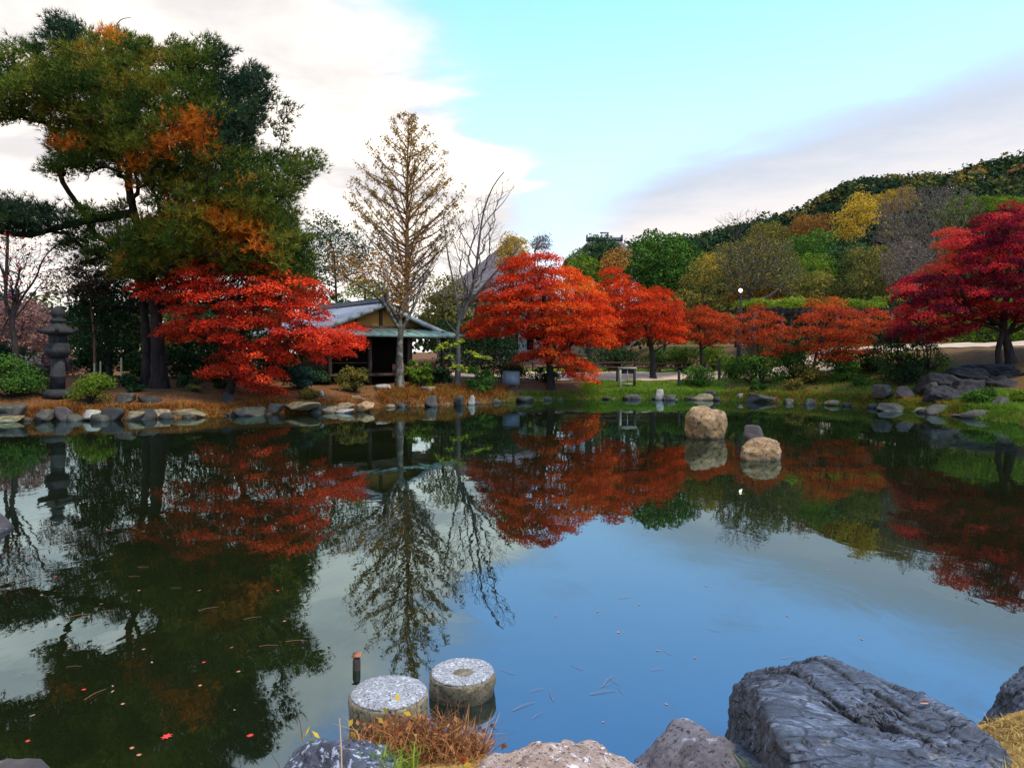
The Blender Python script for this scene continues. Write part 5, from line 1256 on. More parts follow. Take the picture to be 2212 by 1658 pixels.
# tiny wooden stake
st = thing('stake', (WX(770, 4.62), 4.62, -.3), 'small dark wooden stake poking out of the water', 'stake')
mb = MB(); mb.tube([(WX(770, 4.62), 4.62, -.3), (WX(770, 4.62), 4.62, .06), (WX(770.5, 4.62), 4.63, .085)], [.026, .025, .018], 9)
mb.build('post', plain_mat('wet_wood', (.018, .012, .008), (.06, .035, .02), 30, .6), st)
mb = MB(); xx = WX(770, 4.62); mb.hexa([(xx - .022, 4.60, .083), (xx + .03, 4.60, .087), (xx + .026, 4.65, .10), (xx - .026, 4.65, .096), (xx - .03, 4.60, .087), (xx + .03, 4.60, .091), (xx + .026, 4.65, .104), (xx - .026, 4.65, .10)])
mb.build('fallen_leaf', plain_mat('leaf_orange_dead', (.26, .08, .03), (.36, .14, .05), 20, .8), st)

# foreground grass clumps
def clump(name, label, cx_, cy_, spread, n_, L, mat, w=.0022, lean=.55, tone=(0, 1), twigs=0):
    B = np.stack([cx_ + spread[0] * np.clip(rng.normal(0, 1, n_), -1.8, 1.8), cy_ + spread[1] * np.clip(rng.normal(0, 1, n_), -1.8, 1.8), np.zeros(n_)], axis=1)
    B[:, 2] = np.maximum(height(B[:, 0], B[:, 1]), .02) - .01
    D = unit(np.array([0, 0, 1.]) + rng.normal(0, lean, (n_, 3)) * [1, 1, .2]); D[:, 2] = np.abs(D[:, 2])
    bend = rng.normal(0, .3, (n_, 3)); bend[:, 2] = -np.abs(bend[:, 2]) * .8
    V, Fc = blades(B, D, L * rng.uniform(.35, 1.2, n_), w * rng.uniform(.7, 1.5, n_), bend)
    tn = rng.uniform(*tone, n_)
    t_ = thing(name, (cx_, cy_, H(cx_, cy_)), label, 'grass')
    part('blades', V, Fc, mat, t_, np.concatenate([tn, tn]))
    return t_
g1 = clump('grass_clump', 'dry russet grass clump before the round stones', -.42, 3.36, (.15, .11), 1900, .19, GRASS_DRY, .0026, .75)
C = np.stack([rng.normal(-.42, .16, 420), rng.normal(3.36, .10, 420), np.zeros(420)], axis=1); C[:, 2] = height(C[:, 0], C[:, 1]) + rng.uniform(.02, .15, 420)
V, Q = leaves(C, rng.normal(0, 1, C.shape) + [0, 0, .5], .026 * rng.uniform(.6, 1.6, 420), .6)
part('dead_leaves', V, Q, GRASS_DRY, g1, rng.random(420))
C = np.array([W(858, 1505, 3.46), W(832, 1532, 3.44), W(822, 1555, 3.42), W(842, 1580, 3.4), W(757, 1560, 3.42), W(763, 1585, 3.4), W(880, 1540, 3.4), W(1010, 1650, 3.1)])
V, Q = leaves(C, rng.normal(0, .4, C.shape) + [0, -.8, .5], .04, .6); part('yellow_leaves', V, Q, YELLOW, g1, rng.uniform(.6, 1, len(C)))
C = np.array([W(862, 1578, 3.38), W(858, 1640, 3.2), W(1002, 1640, 3.2)]); V, Q = leaves(C, rng.normal(0, .3, C.shape) + [0, -.8, .5], .045, .8); part('red_leaves', V, Q, SCARLET, g1, rng.uniform(.6, 1, len(C)))
segA = []; segB = []
for _ in range(60):
    x_ = float(np.clip(rng.normal(-.38, .13), -.62, -.12)); y_ = rng.normal(3.38, .07); z_ = max(H(x_, y_), .02); D = unit(np.array([rng.normal(0, .5), rng.normal(0, .3), 1.])); L_ = rng.uniform(.10, .27)
    a = np.array([x_, y_, z_]); segA.append(a); segB.append(a + D * L_)
    for _ in range(3):
        q = a + D * L_ * rng.uniform(.4, 1); segA.append(q); segB.append(q + unit(D + rng.normal(0, .6, 3)) * rng.uniform(.02, .06))
segA = np.array(segA); segB = np.array(segB)
V, Q = frusta(segA, segB, np.full(len(segA), .0016), np.full(len(segA), .0008), 4); part('dry_stems', V, Q, BARK_BROWN, g1)
clump('grass_clump', 'fresh yellow-green tuft at the foot of the dry russet grass', -.52, 3.05, (.06, .05), 130, .14, GRASS, .004, .45, (.5, 1))
clump('grass_clump', 'yellow grass tuft between brownish rock and slate boulder', 1.0, 2.98, (.05, .05), 260, .15, GRASS_STRAW, .003, .5, (.3, 1))
clump('grass_clump', 'green shoots in the yellow tuft beside the slate boulder', 1.03, 3.0, (.03, .03), 50, .18, GRASS, .004, .35, (.6, 1))
clump('grass_clump', 'straw-yellow turf at the lower right corner before the slate boulder', 2.02, 2.82, (.14, .07), 1300, .10, GRASS_STRAW, .003, .6, (.2, 1))
clump('grass_clump', 'straw-yellow turf right of the slate boulder', 2.45, 3.15, (.12, .25), 1700, .07, GRASS_STRAW, .003, .8, (0, .9))
tq = np.stack([rng.uniform(2.1, 7.5, 1500), rng.uniform(.5, 5.5, 1500), np.zeros(1500)], axis=1)
tq = tq[signed(tq[:, 0], tq[:, 1]) > .05]
tufts('turf', 'short straw-coloured turf on the near right bank', 'grass', tq, 14, .06, .0028, GRASS_STRAW, 'stuff', .8, (0, .9), .06)
# straw stalks at the bottom left of the black rock
t_ = thing('reed_stalk', tuple(W(737, 1690, 3.0)), 'single pale upright dry stalk before the black lichen rock', 'grass')
mb = MB(); mb.tube([W(738, 1700, 3.0), W(737, 1620, 3.0), W(733, 1550, 3.0)], [.0032, .003, .002], 6); mb.build('stalk', plain_mat('straw', (.48, .30, .17), (.58, .40, .24), 30), t_)
t_ = thing('sprig', tuple(W(690, 1660, 3.3)), 'small sprig with bright yellow leaves over the water left of black rock', 'plant')
mb = MB(); mb.tube([W(690, 1670, 3.3), W(680, 1610, 3.3), W(668, 1575, 3.3)], [.0025, .002, .001], 5); mb.build('stem', BARK_BROWN, t_)
C = np.array([W(664, 1578, 3.3), W(682, 1585, 3.28), W(672, 1600, 3.28), W(676, 1612, 3.3), W(655, 1590, 3.31)]); V, Q = leaves(C, rng.normal(0, .5, C.shape) + [0, -.9, .4], .05, .35); part('leaf', V, Q, YELLOW, t_, np.full(len(C), .95))
for i, (a, b_) in enumerate((((648, 1560), (640, 1530)), ((602, 1650), (585, 1625)), ((640, 1655), (622, 1630)))):
    t_ = thing('reed_stalk', tuple(W(a[0], a[1], 3.45)), ['thin red-tipped dry stem over the water left of the sprig', 'leftmost short straw stem at the bottom edge', 'short straw stem beside the leftmost at the bottom edge'][i], 'grass')
    mb = MB(); mb.tube([W(a[0] + 6, a[1] + 40, 3.45), W(a[0], a[1], 3.45), W(b_[0], b_[1], 3.45)], [.002, .0018, .001], 5); mb.build('stalk', BARK_BROWN, t_)

# ------------------------------------------------------------------ leaves and needles floating on the pond
def leaf_outline(star=True):
    V = []
    n_ = 14
    for i in range(n_):
        a = 2 * math.pi * i / n_
        r_ = (1.0 if i % 2 == 0 else .52) if star else (.75 + .25 * math.cos(a) ** 2)
        V.append((r_ * math.cos(a), r_ * math.sin(a) * (.85 if star else .5), .03 * math.sin(a * 2)))
    V.append((0, 0, .04))
    return np.array(V), np.array([(n_, i, (i + 1) % n_) for i in range(n_)])
def leafmesh(star, mat):
    V, T = leaf_outline(star); me = npmesh('floating_leaf', V, T); me.materials.append(mat); return me
RED_F = plain_mat('floating_red', (.50, .025, .015), (.68, .05, .02), 10, .6)
ORA_F = plain_mat('floating_orange', (.36, .12, .05), (.50, .20, .08), 10, .7)
BRN_F = plain_mat('floating_brown', (.20, .10, .06), (.32, .19, .12), 10, .8)
LM = [leafmesh(True, RED_F), leafmesh(True, ORA_F), leafmesh(False, BRN_F), leafmesh(False, ORA_F)]
def float_leaf(px, py, size, kind, label, group=None):
    x, y = wl_pt(px, py)
    o = link('floating_leaf', LM[kind], None, None, (x, y, .003)); o.scale = (size, size, size * .4); o.rotation_euler = (0, 0, rng.random() * 6.28)
    return tag(o, label, 'leaf', group)
float_leaf(360, 1590, .035, 0, 'brightest red leaf floating in the dark lower left water')
float_leaf(540, 1588, .022, 0, 'red leaf floating beside the pale cloud reflection')
named = [(515, 1450, 1), (432, 1480, 1), (310, 1402, 1), (243, 1493, 2), (181, 1489, 0), (150, 1395, 1), (328, 1430, 2), (90, 1285, 1), (45, 1250, 1), (120, 1245, 0), (290, 1140, 0), (235, 1145, 0), (300, 1630, 1), (285, 1615, 1), (70, 1545, 2), (440, 1430, 0), (50, 1075, 0), (340, 1690, 1), (265, 1520, 1), (1525, 1265, 2), (1380, 1305, 2), (1290, 1320, 2), (1700, 1330, 2), (430, 1275, 2), (600, 1275, 0), (150, 1180, 1), (60, 1165, 2), (205, 1345, 2), (60, 1600, 0), (1420, 1405, 2), (1200, 1330, 2), (1860, 1380, 2), (1500, 1420, 2), (300, 1275, 1)]
for (a, b_, k_) in named:
    float_leaf(a, b_, .016 * (1 + .6 * (1300 - min(b_, 1300)) / 300), k_, 'small fallen leaf among those scattered on the pond', 'fallen leaves floating on the pond')
for _ in range(18):
    a, b_ = rng.uniform(10, 2150), rng.uniform(1000, 1560)
    if b_ > 1380 and a > 1540 or (750 < a < 1080 and b_ > 1400): continue
    float_leaf(a, b_, rng.uniform(.006, .012) * (1 + 1.2 * (1560 - b_) / 500), int(rng.integers(1, 4)), 'small fallen leaf among those scattered on the pond', 'fallen leaves floating on the pond')
nd = MB(); nd.tube([(-.07, 0, 0), (0, .004, .004), (.07, -.004, 0)], [.0011, .0011, .0007], 4); V, Fc = nd.get(); NEED = npmesh('floating_needle', V, Fc); NEED.materials.append(plain_mat('needle_straw', (.30, .11, .05), (.40, .18, .08), 20))
spots = [(450, 1315, .3), (380, 1270, .1), (235, 1320, .2), (170, 1330, .2), (545, 1335, .5), (205, 1500, 1.2), (640, 1385, .2), (1308, 1480, .4), (1325, 1470, 2.2), (1340, 1490, 1.9), (1300, 1495, .5), (1312, 1470, 1.0), (1440, 1408, 2.0), (1160, 1490, .5), (1095, 1450, 2.4), (1245, 1440, 2.2), (580, 1395, .4), (1540, 1360, 2.6), (1350, 1290, .3), (310, 1225, .1), (290, 1245, .1), (160, 1440, .2), (1700, 1420, .2), (1420, 1445, .4), (1190, 1500, 1.5), (1130, 1525, .9), (1160, 1545, .8)]
for (a, b_, r_) in spots:
    x, y = wl_pt(a, b_); o = link('floating_needle', NEED, None, None, (x, y, .005)); o.rotation_euler = (0, 0, r_ + rng.normal(0, .15)); o.scale = (rng.uniform(.6, 1.2),) * 3
    tag(o, 'thin straw-coloured needle among those afloat on the pond', 'needle', 'pine needles floating on the pond')
o = link('fallen_leaf', LM[3], None, None, (1.86, 3.26, SLATE_TOP + .012)); o.scale = (.02,) * 3; tag(o, 'little orange leaf lying on the slate boulder', 'leaf')

# ------------------------------------------------------------------ stone lantern
LST = rock_mat('lantern_stone', [(.008, .007, .006), (.021, .019, .016), (.042, .038, .033)], 5, None, ((.09, .09, .07), 6, .66), .9, wet=False)
lx, ld = WX(125, 24.6), 24.6; lg = H(lx, ld)
k = ld / F
lan = thing('stone_lantern', (lx, ld, lg), 'tall dark stone lantern with wide cap on the left bank', 'lantern')
def lz(py): return CZ + (HY - py) * k
def hexprof(name, prof, n=6, smooth=False):
    mb = MB(); mb.lathe(prof, (lx, ld, 0), n); return mb.build(name, LST, lan, smooth)
hexprof('base', [(.50, lg - .05), (.50, lg + .12), (.44, lg + .18), (.34, lg + .24)])
hexprof('post', [(.23, lg + .24), (.22, lg + .6), (.26, lg + .65), (.26, lg + .72), (.22, lg + .77), (.21, lz(774))], 16, True)
hexprof('platform', [(.22, lz(774)), (.34, lz(770)), (.44, lz(762)), (.45, lz(755)), (.40, lz(750)), (.42, lz(744)), (.36, lz(741))])
box = hexprof('light_box', [(.30, lz(741)), (.31, lz(740)), (.31, lz(725)), (.30, lz(724))])
for a in (0, 2, 4):
    an = math.pi / 6 + a * math.pi / 3 - math.pi / 2
    mb = MB(np.array([[math.cos(an), -math.sin(an), 0], [math.sin(an), math.cos(an), 0], [0, 0, 1]]), (lx, ld, 0)); mb.box((.255, -.085, lz(738)), (.273, .085, lz(727)), .005)
    mb.build('window', plain_mat('lantern_hole', (.006, .006, .006)), box)
mb = MB(); rings = [(.30, lz(724)), (.58, lz(720.5)), (.60, lz(716)), (.57, lz(713)), (.44, lz(709)), (.30, lz(703)), (.20, lz(698))]
mb.lathe(rings, (lx, ld, 0), 6); mb.build('cap', LST, lan)
for a in range(6):
    an = a * math.pi / 3
    mb = MB(); mb.tube([(lx + .5 * math.cos(an), ld + .5 * math.sin(an), lz(715)), (lx + .62 * math.cos(an), ld + .62 * math.sin(an), lz(714)), (lx + .64 * math.cos(an), ld + .64 * math.sin(an), lz(709)), (lx + .58 * math.cos(an), ld + .58 * math.sin(an), lz(707))], [.07, .065, .05, .025], 6); mb.build('cap_scroll', LST, lan)
hexprof('finial', [(.19, lz(698)), (.24, lz(694)), (.24, lz(690)), (.15, lz(687)), (.21, lz(682)), (.24, lz(676)), (.20, lz(669)), (.10, lz(664)), (.02, lz(660))], 14, True)

# ------------------------------------------------------------------ pavilion with hip-and-gable roof
WOOD = plain_mat('old_timber', (.035, .020, .012), (.085, .048, .028), 6, .8, .2, .3, (1, 1, .15))
PLASTER = plain_mat('ochre_plaster', (.34, .145, .03), (.42, .20, .045), 3, .9, .1)
TILE = plain_mat('slate_tile', (.13, .145, .175), (.23, .25, .29), 7, .55, .5, .3)
TILE_D = plain_mat('ridge_tile', (.06, .066, .078), (.12, .13, .15), 7, .6, .4)
COPPER = plain_mat('green_copper', (.12, .18, .13), (.20, .27, .20), 5, .6, .4)
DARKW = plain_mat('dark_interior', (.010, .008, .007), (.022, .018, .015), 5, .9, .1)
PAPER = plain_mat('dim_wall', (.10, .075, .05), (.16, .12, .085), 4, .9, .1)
ang = R(40); apex = W(824, 655, 33.0)
RM = np.array([[math.cos(ang), -math.sin(ang), 0], [math.sin(ang), math.cos(ang), 0], [0, 0, 1]])
pvg = H(apex[0], apex[1]); T0 = np.array([apex[0], apex[1], 0])
pav = thing('pavilion', (apex[0], apex[1], pvg), 'open timber pavilion with grey tiled gable roof and green copper eaves', 'building')
def PB(): return MB(RM, T0)
za, zg, ze = apex[2], apex[2] - 1.0, apex[2] - 1.36
LR, HWg, HWe = 6.2, 2.9, 3.75
def slab(mb, a, b_, c_, d_, th):
    """quad sheet a b c d (upper face) with thickness"""
    q = np.array([a, b_, c_, d_], dtype=float); mb.hexa(np.concatenate([q - [0, 0, th], q]))
    return mb
# upper roof slopes (with a gentle concave break)
for s in (-1, 1):
    mb = PB()
    ts = np.linspace(0, 1, 7); xs_ = s * HWe * ts; zs_ = za - 1.36 * (1.18 * ts - .18 * ts ** 2)
    for i in range(6):
        y0a = -.28 if ts[i] * HWe < HWg + .05 else -.28
        slab(mb, (xs_[i], -.28, zs_[i]), (xs_[i + 1], -.28, zs_[i + 1]), (xs_[i + 1], LR + .28, zs_[i + 1]), (xs_[i], LR + .28, zs_[i]), .09)
    rf = mb.build('roof', TILE, pav)
    mb = PB()
    P_ = np.stack([xs_, np.zeros(7), zs_ + .015], axis=1); mb.tube(P_, np.full(7, .042), 6); V, Fc = mb.get(); V = V - origin(rf) 
    me = npmesh('tile_row', V, Fc, None, True)
    ydir = RM @ np.array([0, 1., 0])
    nrow = 23
    for i in range(nrow):
        yy = -.24 + i * (LR + .48) / (nrow - 1)
        o = link('tile_row', me, TILE, rf, ydir * yy)
    mb = PB(); P_ = np.stack([xs_[:6], np.full(6, -.34), zs_[:6] - .06], axis=1)
    for i in range(5):
        a, b_ = P_[i], P_[i + 1]
        mb.hexa([a + [0, 0, -.12], b_ + [0, 0, -.12], b_ + [0, .05, -.12], a + [0, .05, -.12], a + [0, 0, .08], b_ + [0, 0, .08], b_ + [0, .05, .08], a + [0, .05, .08]])
    mb.build('bargeboard', plain_mat('verge_grey', (.20, .20, .18), (.30, .30, .27), 6), pav)
mb = PB(); mb.box((-.14, -.36, za - .06), (.14, LR + .36, za + .16), .03); mb.box((-.10, -.38, za + .16), (.10, LR + .38, za + .24), .02); mb.build('ridge', TILE_D, pav)
mb = PB(); mb.box((-.17, -.42, za - .10), (.17, -.36, za + .28), .02); mb.build('ridge_end', TILE_D, pav)
# gable wall with king post and ties
mb = PB(); mb.add([(-HWg + .35, .10, zg - .12), (HWg - .35, .10, zg - .12), (0, .10, za - .10), (-HWg + .35, .16, zg - .12), (HWg - .35, .16, zg - .12), (0, .16, za - .10)], [(0, 3, 4, 1), (1, 4, 5, 2), (2, 5, 3, 0)], [(0, 1, 2), (3, 5, 4)]); mb.build('gable_wall', PLASTER, pav)
for a, b_ in (((-.07, .03, zg - .1), (.07, .10, za - .15)), ((-1.3, .04, zg - .1), (-1.2, .10, zg + .35)), ((1.2, .04, zg - .1), (1.3, .10, zg + .35)), ((-2.4, .02, zg - .16), (2.4, .098, zg - .03))):
    mb = PB(); mb.box(a, b_, .01); mb.build('gable_post', WOOD, pav)
# copper skirt roof below the gable
mb = PB(); slab(mb, (-HWe - .1, -1.35, ze - .10), (HWe + .1, -1.35, ze - .10), (HWg + .1, .08, zg - .12), (-HWg - .1, .08, zg - .12), .07); sk = mb.build('eave_roof', COPPER, pav)
for i in range(13):
    t_ = i / 12; a = np.array([-HWe - .05 + t_ * (2 * HWe + .1), -1.34, ze - .085]); b_ = np.array([-HWg - .05 + t_ * (2 * HWg + .1), .06, zg - .105])
    mb = PB(); mb.tube([a, b_], [.02, .02], 5); mb.build('seam', COPPER, sk)
mb = PB(); mb.box((-HWe - .12, -1.40, ze - .21), (HWe + .12, -1.35, ze - .09), .01); mb.build('fascia', COPPER, pav)
for s in (-1, 1):
    mb = PB(); mb.box((s * HWe - .05, -.3, ze - .16), (s * HWe + .05, LR + .3, ze - .02), .01); mb.build('fascia', COPPER, pav)
mb = PB(); slab(mb, (-HWg - .1, LR + .0, zg - .12), (HWg + .1, LR, zg - .12), (HWe + .1, LR + 1.35, ze - .1), (-HWe - .1, LR + 1.35, ze - .1), .07); mb.build('eave_roof', COPPER, pav)
# posts, floor, walls, veranda
fl = pvg + .42
for x_ in (-2.9, -1.0, 1.0, 2.9):
    for y_ in (-.7, 2.2, 5.6):
        if y_ == 2.2 and abs(x_) < 2: continue
        mb = PB(); mb.box((x_ - .075, y_ - .075, pvg - .1), (x_ + .075, y_ + .075, ze + .12), .012); mb.build('post', WOOD, pav)
mb = PB(); mb.box((-3.1, -.95, fl - .12), (3.1, 6.0, fl), .01); mb.build('floor', WOOD, pav)
for i in range(8):
    x_ = -3.1 + i * .775
    mb = PB(); mb.box((x_ + .01, -1.02, fl - .10), (x_ + .765, -.955, fl + .01), .006); mb.build('board', WOOD, pav)
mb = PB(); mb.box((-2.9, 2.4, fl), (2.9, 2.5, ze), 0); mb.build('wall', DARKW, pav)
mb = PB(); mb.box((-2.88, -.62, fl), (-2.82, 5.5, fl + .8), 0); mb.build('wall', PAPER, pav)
for i in range(11):
    mb = PB(); y_ = -.55 + i * .58; mb.box((-2.93, y_, fl + .8), (-2.88, y_ + .04, ze - .05), 0); mb.build('lattice_bar', WOOD, pav)
for z_ in (fl + .8, fl + 1.35, ze - .25):
    mb = PB(); mb.box((-2.96, -.7, z_), (-2.90, 5.6, z_ + .06), 0); mb.build('rail', WOOD, pav)
    mb = PB(); mb.box((-2.9, -.74, z_ if z_ > fl + 1.4 else fl + .45), (-1.0, -.68, (z_ if z_ > fl + 1.4 else fl + .45) + .06), 0); mb.build('rail', WOOD, pav)
mb = PB(); mb.box((-2.9, -.76, ze - .12), (2.9, -.64, ze + .05), .01); mb.build('beam', WOOD, pav)
mb = PB(); mb.box((.2, -.62, fl), (2.6, -.58, fl + .42), 0); mb.build('bench_panel', plain_mat('bench_red', (.10, .028, .018), (.16, .05, .03), 8), pav)
o = rock('step_stone', 'pale rectangular step stone at the pavilion front', 808, 848, 829, 842, 30.4, PALE, 610, .35, 3, .02, sink=.5, planes=18, rotz=0); o['category'] = 'stone'
rock('marker_stone', 'short pale upright stone beside the dark holly shrub', 686, 700, 842, 864, 27.6, PALE, 611, .12, 3, .05, sink=.3)

# ------------------------------------------------------------------ temple roofs far behind
RT = plain_mat('far_roof_tile', (.085, .065, .062), (.14, .108, .10), 2, .8, .2, .3, (1, 1, 6))
WALLF = plain_mat('far_plaster', (.38, .34, .30), (.46, .42, .38), 1, .9)
def temple(label, px_l, px_r, py_ridge, py_eave, d, ridge_l, ridge_r, rotz=0, finial=False):
    x0, x1 = WX(px_l, d), WX(px_r, d); zr = CZ + (HY - py_ridge) / F * d; ze_ = CZ + (HY - py_eave) / F * d
    r0, r1 = WX(ridge_l, d), WX(ridge_r, d); dep = 6.0
    g = H((x0 + x1) / 2, d)
    t_ = thing('temple_hall', ((x0 + x1) / 2, d, g), label, 'building')
    n_ = 8; ts = np.linspace(0, 1, n_)
    rings = []
    for q in ts:
        e = q ** 1.0; drop = (zr - ze_) * (1.25 * q - .25 * q * q)
        rings.append([(r0 + (x0 - r0) * e, d - dep * e, zr - drop), (r1 + (x1 - r1) * e, d - dep * e, zr - drop), (r1 + (x1 - r1) * e, d + dep * e, zr - drop), (r0 + (x0 - r0) * e, d + dep * e, zr - drop)])
    V = np.array(rings).reshape(-1, 3); Qd = []
    for i in range(n_ - 1):
        for j in range(4): Qd.append((4 * i + j, 4 * i + (j + 1) % 4, 4 * i + 4 + (j + 1) % 4, 4 * i + 4 + j))
    Qd.append(tuple(4 * (n_ - 1) + j for j in range(4)))
    rf = part('roof', V, np.array(Qd), RT, t_)
    mb = MB()
    if r1 - r0 < 2: mb.tube([(r0, d, zr - .3), (r1, d, zr - .3)], [.3, .3], 8); mb.build('ridge', RT, rf)
    else: mb.box((r0 - .3, d - .35, zr - .1), (r1 + .3, d + .35, zr + (.45 if r1 - r0 > 2 else .1)), .05); mb.build('ridge', TILE_D, rf)
    for q in ((r0 - .35, r1 + .35) if r1 - r0 > 2 else ()):
        mb = MB(); mb.box((q - .12, d - .45, zr - .2), (q + .12, d + .45, zr + .85), .05); mb.build('ridge_end', TILE_D, rf)
    mb = MB(); mb.box((x0 + 1.2, d - dep + 1.2, g - .2), (x1 - 1.2, d + dep - 1.2, ze_ + .3)); mb.build('wall', WALLF, t_)
    for i in range(6):
        xa = x0 + 1.6 + i * (x1 - x0 - 3.4) / 6
        mb = MB(); mb.box((xa, d - dep + 1.12, g + 1.5), (xa + .5 * (x1 - x0 - 3.4) / 6, d - dep + 1.196, ze_ - .8)); mb.build('window', DARKW, t_)
    if finial:
        mb = MB(); c_ = (r0 + r1) / 2
        for q in (-.45, .45): mb.box((c_ + q - .06, d - .06, zr + .45), (c_ + q + .06, d + .06, zr + 1.1))
        mb.box((c_ - .7, d - .1, zr + 1.1), (c_ + .7, d + .1, zr + 1.3)); mb.build('ridge_ornament', TILE_D, rf)
    return t_
temple('brown tiled temple roof sloping behind the leafless leaning tree', 930, 1205, 510, 655, 82.0, 1106, 1114)
temple('grey temple roof with small ornament above the dome evergreen', 1215, 1385, 519, 570, 118.0, 1272, 1338, 0, True)
temple('pale house seen far left behind the plum tree', -110, 70, 645, 690, 64.0, -40, 20)

# ------------------------------------------------------------------ lamp post with lit globe
LAMPW = new_mat('lamp_glow'); t = NT(LAMPW); e = t.n('ShaderNodeEmission'); e.inputs[0].default_value = (1, .88, .58, 1); e.inputs[1].default_value = 5.0; t.out(e.outputs[0])
BLACKM = plain_mat('black_metal', (.012, .012, .012), (.02, .02, .02), 10, .5, .4)
lxp, ldp = WX(1599, 41.8), 41.8; g = H(lxp, ldp); zl = CZ + (HY - 627) / F * ldp
lamp = thing('lamp_post', (lxp, ldp, g), 'lit globe lamp on a dark post among the trees', 'lamp')
mb = MB(); mb.tube([(lxp, ldp, g - .1), (lxp, ldp, g + .5), (lxp, ldp, zl - .2)], [.09, .065, .05], 10); mb.build('post', BLACKM, lamp)
mb = MB(); mb.lathe([(.05, zl - .22), (.12, zl - .19), (.12, zl - .14), (.06, zl - .13)], (lxp, ldp, 0), 14); mb.build('collar', BLACKM, lamp)
mb = MB(); mb.lathe([(.04, zl - .12)] + [(.105 * math.cos(a), zl + .105 * math.sin(a)) for a in np.linspace(-1.25, 1.5, 10)], (lxp, ldp, 0), 16); mb.build('globe', LAMPW, lamp, True)
mb = MB(); mb.lathe([(.02, zl + .104), (.06, zl + .11), (.03, zl + .13), (.01, zl + .14)], (lxp, ldp, 0), 12); mb.build('lamp_cap', BLACKM, lamp)

# ------------------------------------------------------------------ vine pergola
STONEB = plain_mat('pergola_beam', (.022, .018, .015), (.055, .046, .038), 5, .9)
px0, px1, dp = 1628, 1925, 44.0
zb = CZ + (HY - 676) / F * dp
perg = thing('pergola', (WX(1775, dp), dp, H(WX(1775, dp), dp)), 'long vine pergola topped with yellow-green leaves behind small maples', 'pergola')
for i in range(6):
    for yo in (0, 3.0):
        x_ = WX(px0 + i * (px1 - px0) / 5, dp); g = H(x_, dp + yo)
        mb = MB(); mb.box((x_ - .1, dp + yo - .1, g - .1), (x_ + .1, dp + yo + .1, zb), .015); mb.build('post', STONEB, perg)
for yo in (-.06, 2.94):
    mb = MB(); mb.box((WX(px0 - 8, dp), dp + yo, zb), (WX(px1 + 8, dp), dp + yo + .14, zb + .18), .01); mb.build('beam', STONEB, perg)
for i in range(22):
    x_ = WX(px0, dp) + i * (WX(px1, dp) - WX(px0, dp)) / 21
    mb = MB(); mb.box((x_ - .04, dp - .5, zb + .18), (x_ + .04, dp + 3.5, zb + .28), .006); mb.build('rafter', STONEB, perg)
nv = 70; C = np.stack([rng.uniform(WX(px0 - 6, dp), WX(px1 + 6, dp), nv), rng.uniform(dp - .6, dp + 3.4, nv), zb + .42 + rng.uniform(0, .35, nv)], axis=1)
V, Q, idx = clump_leaves(C, np.full(nv, .62), 90, .16, .55, loose=.5)
part('vine', V, Q, LIME, perg, np.clip(rng.uniform(.25, .8, nv)[idx] + rng.normal(0, .15, len(idx)), 0, 1))

# ------------------------------------------------------------------ rail fence behind the path, posts, signs
RAILW = plain_mat('red_brown_rail', (.045, .016, .012), (.09, .034, .022), 8, .7, .3, .2, (.3, 1, 1))
def fence(label, xa, xb, d, n_):
    t_ = thing('rail_fence', ((xa + xb) / 2, d, H((xa + xb) / 2, d)), label, 'fence')
    for i in range(n_):
        x_ = xa + i * (xb - xa) / (n_ - 1); g = H(x_, d)
        mb = MB(); mb.tube([(x_, d, g - .1), (x_, d, g + .62)], [.06, .055], 9); mb.build('post', RAILW, t_)
    for hgt_ in (.28, .54):
        for i in range(n_ - 1):
            x0_ = xa + i * (xb - xa) / (n_ - 1); x1_ = xa + (i + 1) * (xb - xa) / (n_ - 1)
            mb = MB(); mb.tube([(x0_, d - .07, H(x0_, d) + hgt_), (x1_, d - .07, H(x1_, d) + hgt_)], [.04, .04], 7); mb.build('rail', RAILW, t_)
    return t_
fence('low red-brown rail fence behind the gravel path', WX(1150, 41.6), WX(1480, 41.6), 41.6, 7)
def sgn(label, px0, px1, py0, py1, d):
    x0, x1 = WX(px0, d), WX(px1, d); g = H((x0 + x1) / 2, d); z1 = CZ + (HY - py0) / F * d
    t_ = thing('sign_board', ((x0 + x1) / 2, d, g), label, 'sign')
    WD = plain_mat('weathered_wood', (.24, .20, .14), (.36, .31, .22), 8, .85); DK = plain_mat('dark_post', (.02, .015, .012), (.045, .032, .025), 8)
    w = .055
    for q in (x0, x1): 
        mb = MB(); mb.box((q - w, d - w, g - .1), (q + w, d + w, z1 - .02), .008); mb.build('post', DK if q == x1 else WD, t_)
    mb = MB(); mb.box((x0 - .1, d - .07, z1 - .02), (x1 + .1, d + .07, z1 + .07), .01); mb.build('top_rail', WD, t_)
    mb = MB(); mb.box((x0 + w, d - .03, g + .12), (x1 - w, d + .03, g + .19), .005); mb.build('bottom_rail', WD, t_)
    mb = MB(); xm = (x0 + x1) / 2; mb.box((xm - .02, d - .025, g + .19), (xm + .02, d + .025, z1 - .02), 0); mb.build('mullion', WD, t_)
    mb = MB(); mb.box((x0 + w, d + .001, z1 - .24), (x1 - w, d + .02, z1 - .022), 0); mb.build('panel', DK, t_)
sgn('small framed wooden sign stand before the gravel path', 1339, 1370, 796, 828, 35.2)
g0 = W(1104, 826, 34.0); gb = H(g0[0], g0[1])
t_ = thing('notice_plaque', (g0[0], g0[1], gb), 'slanted grey notice plaque on short legs below the orange maple', 'sign')
GP = plain_mat('plaque_grey', (.11, .115, .11), (.17, .175, .17), 6, .6, .4); GP2 = plain_mat('plaque_face', (.20, .21, .205), (.26, .27, .26), 4, .5, .4)
z1 = CZ + (HY - 801) / F * 34.0; w = .40
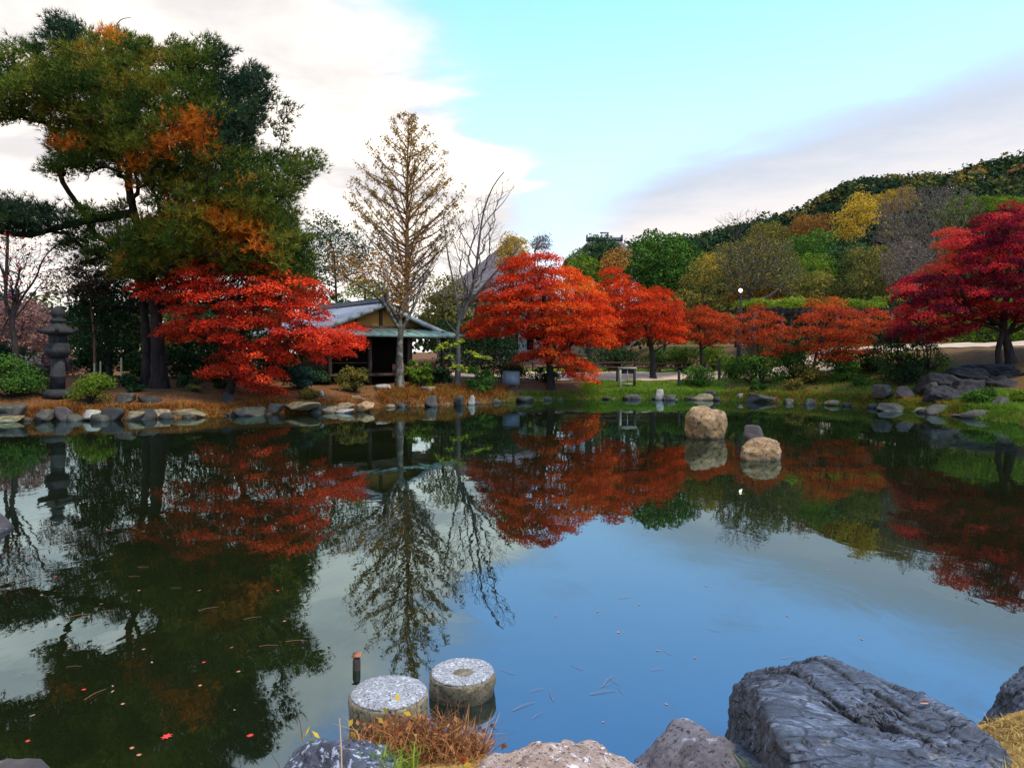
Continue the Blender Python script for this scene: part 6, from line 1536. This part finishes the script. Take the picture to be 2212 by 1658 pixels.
mb = MB(); mb.hexa([(g0[0] - w, 33.85, gb + .12), (g0[0] + w, 33.85, gb + .12), (g0[0] + w, 33.92, gb + .10), (g0[0] - w, 33.92, gb + .10), (g0[0] - w, 34.05, z1), (g0[0] + w, 34.05, z1), (g0[0] + w, 34.12, z1 - .02), (g0[0] - w, 34.12, z1 - .02)]); pl = mb.build('board', GP, t_)
mb = MB(); mb.hexa([(g0[0] - w + .14, 33.872, gb + .19), (g0[0] + w - .04, 33.872, gb + .19), (g0[0] + w - .04, 33.90, gb + .18), (g0[0] - w + .14, 33.90, gb + .18), (g0[0] - w + .14, 34.025, z1 - .06), (g0[0] + w - .04, 34.025, z1 - .06), (g0[0] + w - .04, 34.05, z1 - .07), (g0[0] - w + .14, 34.05, z1 - .07)]); mb.build('face', GP2, pl)
for q in (-.26, .26):
    mb = MB(); mb.box((g0[0] + q - .035, 33.97, gb - .1), (g0[0] + q + .035, 34.03, gb + .3)); mb.build('leg', GP, t_)
for (lb, px, yt, d) in (('short dark bollard on the green bank beside a shrub', 1466, 800, 35.0), ('taller dark post by the gravel path', 1553, 776, 36.5), ('dark post at the left side of the wooden sign stand', 1333, 797, 36.6)):
    x = WX(px, d); g = H(x, d); z1 = CZ + (HY - yt) / F * d
    t_ = thing('bollard', (x, d, g), lb, 'post')
    mb = MB(); mb.tube([(x, d, g - .1), (x, d, z1 - .05)], [.07, .065], 10); mb.build('shaft', BLACKM, t_)
    mb = MB(); mb.lathe([(.07, z1 - .05), (.08, z1 - .04), (.075, z1 - .01), (.03, z1)], (x, d, 0), 10); mb.build('cap', BLACKM, t_)
# little bamboo stakes under the thicket, and the pale stone wall at far left
for i, (px, yt) in enumerate(((217, 780), (262, 772), (204, 784))):
    d = 27.6; x = WX(px, d); g = H(x, d)
    t_ = thing('bamboo_stake', (x, d, g), ['pale bamboo stake in the middle under the dark thicket', 'rightmost pale bamboo stake under the dark thicket', 'leftmost pale bamboo stake under the dark thicket'][i], 'stake')
    mb = MB(); mb.tube([(x, d, g - .1), (x, d, CZ + (HY - yt) / F * d)], [.035, .03], 8); mb.build('cane', plain_mat('bamboo', (.30, .25, .14), (.42, .36, .22), 6), t_)
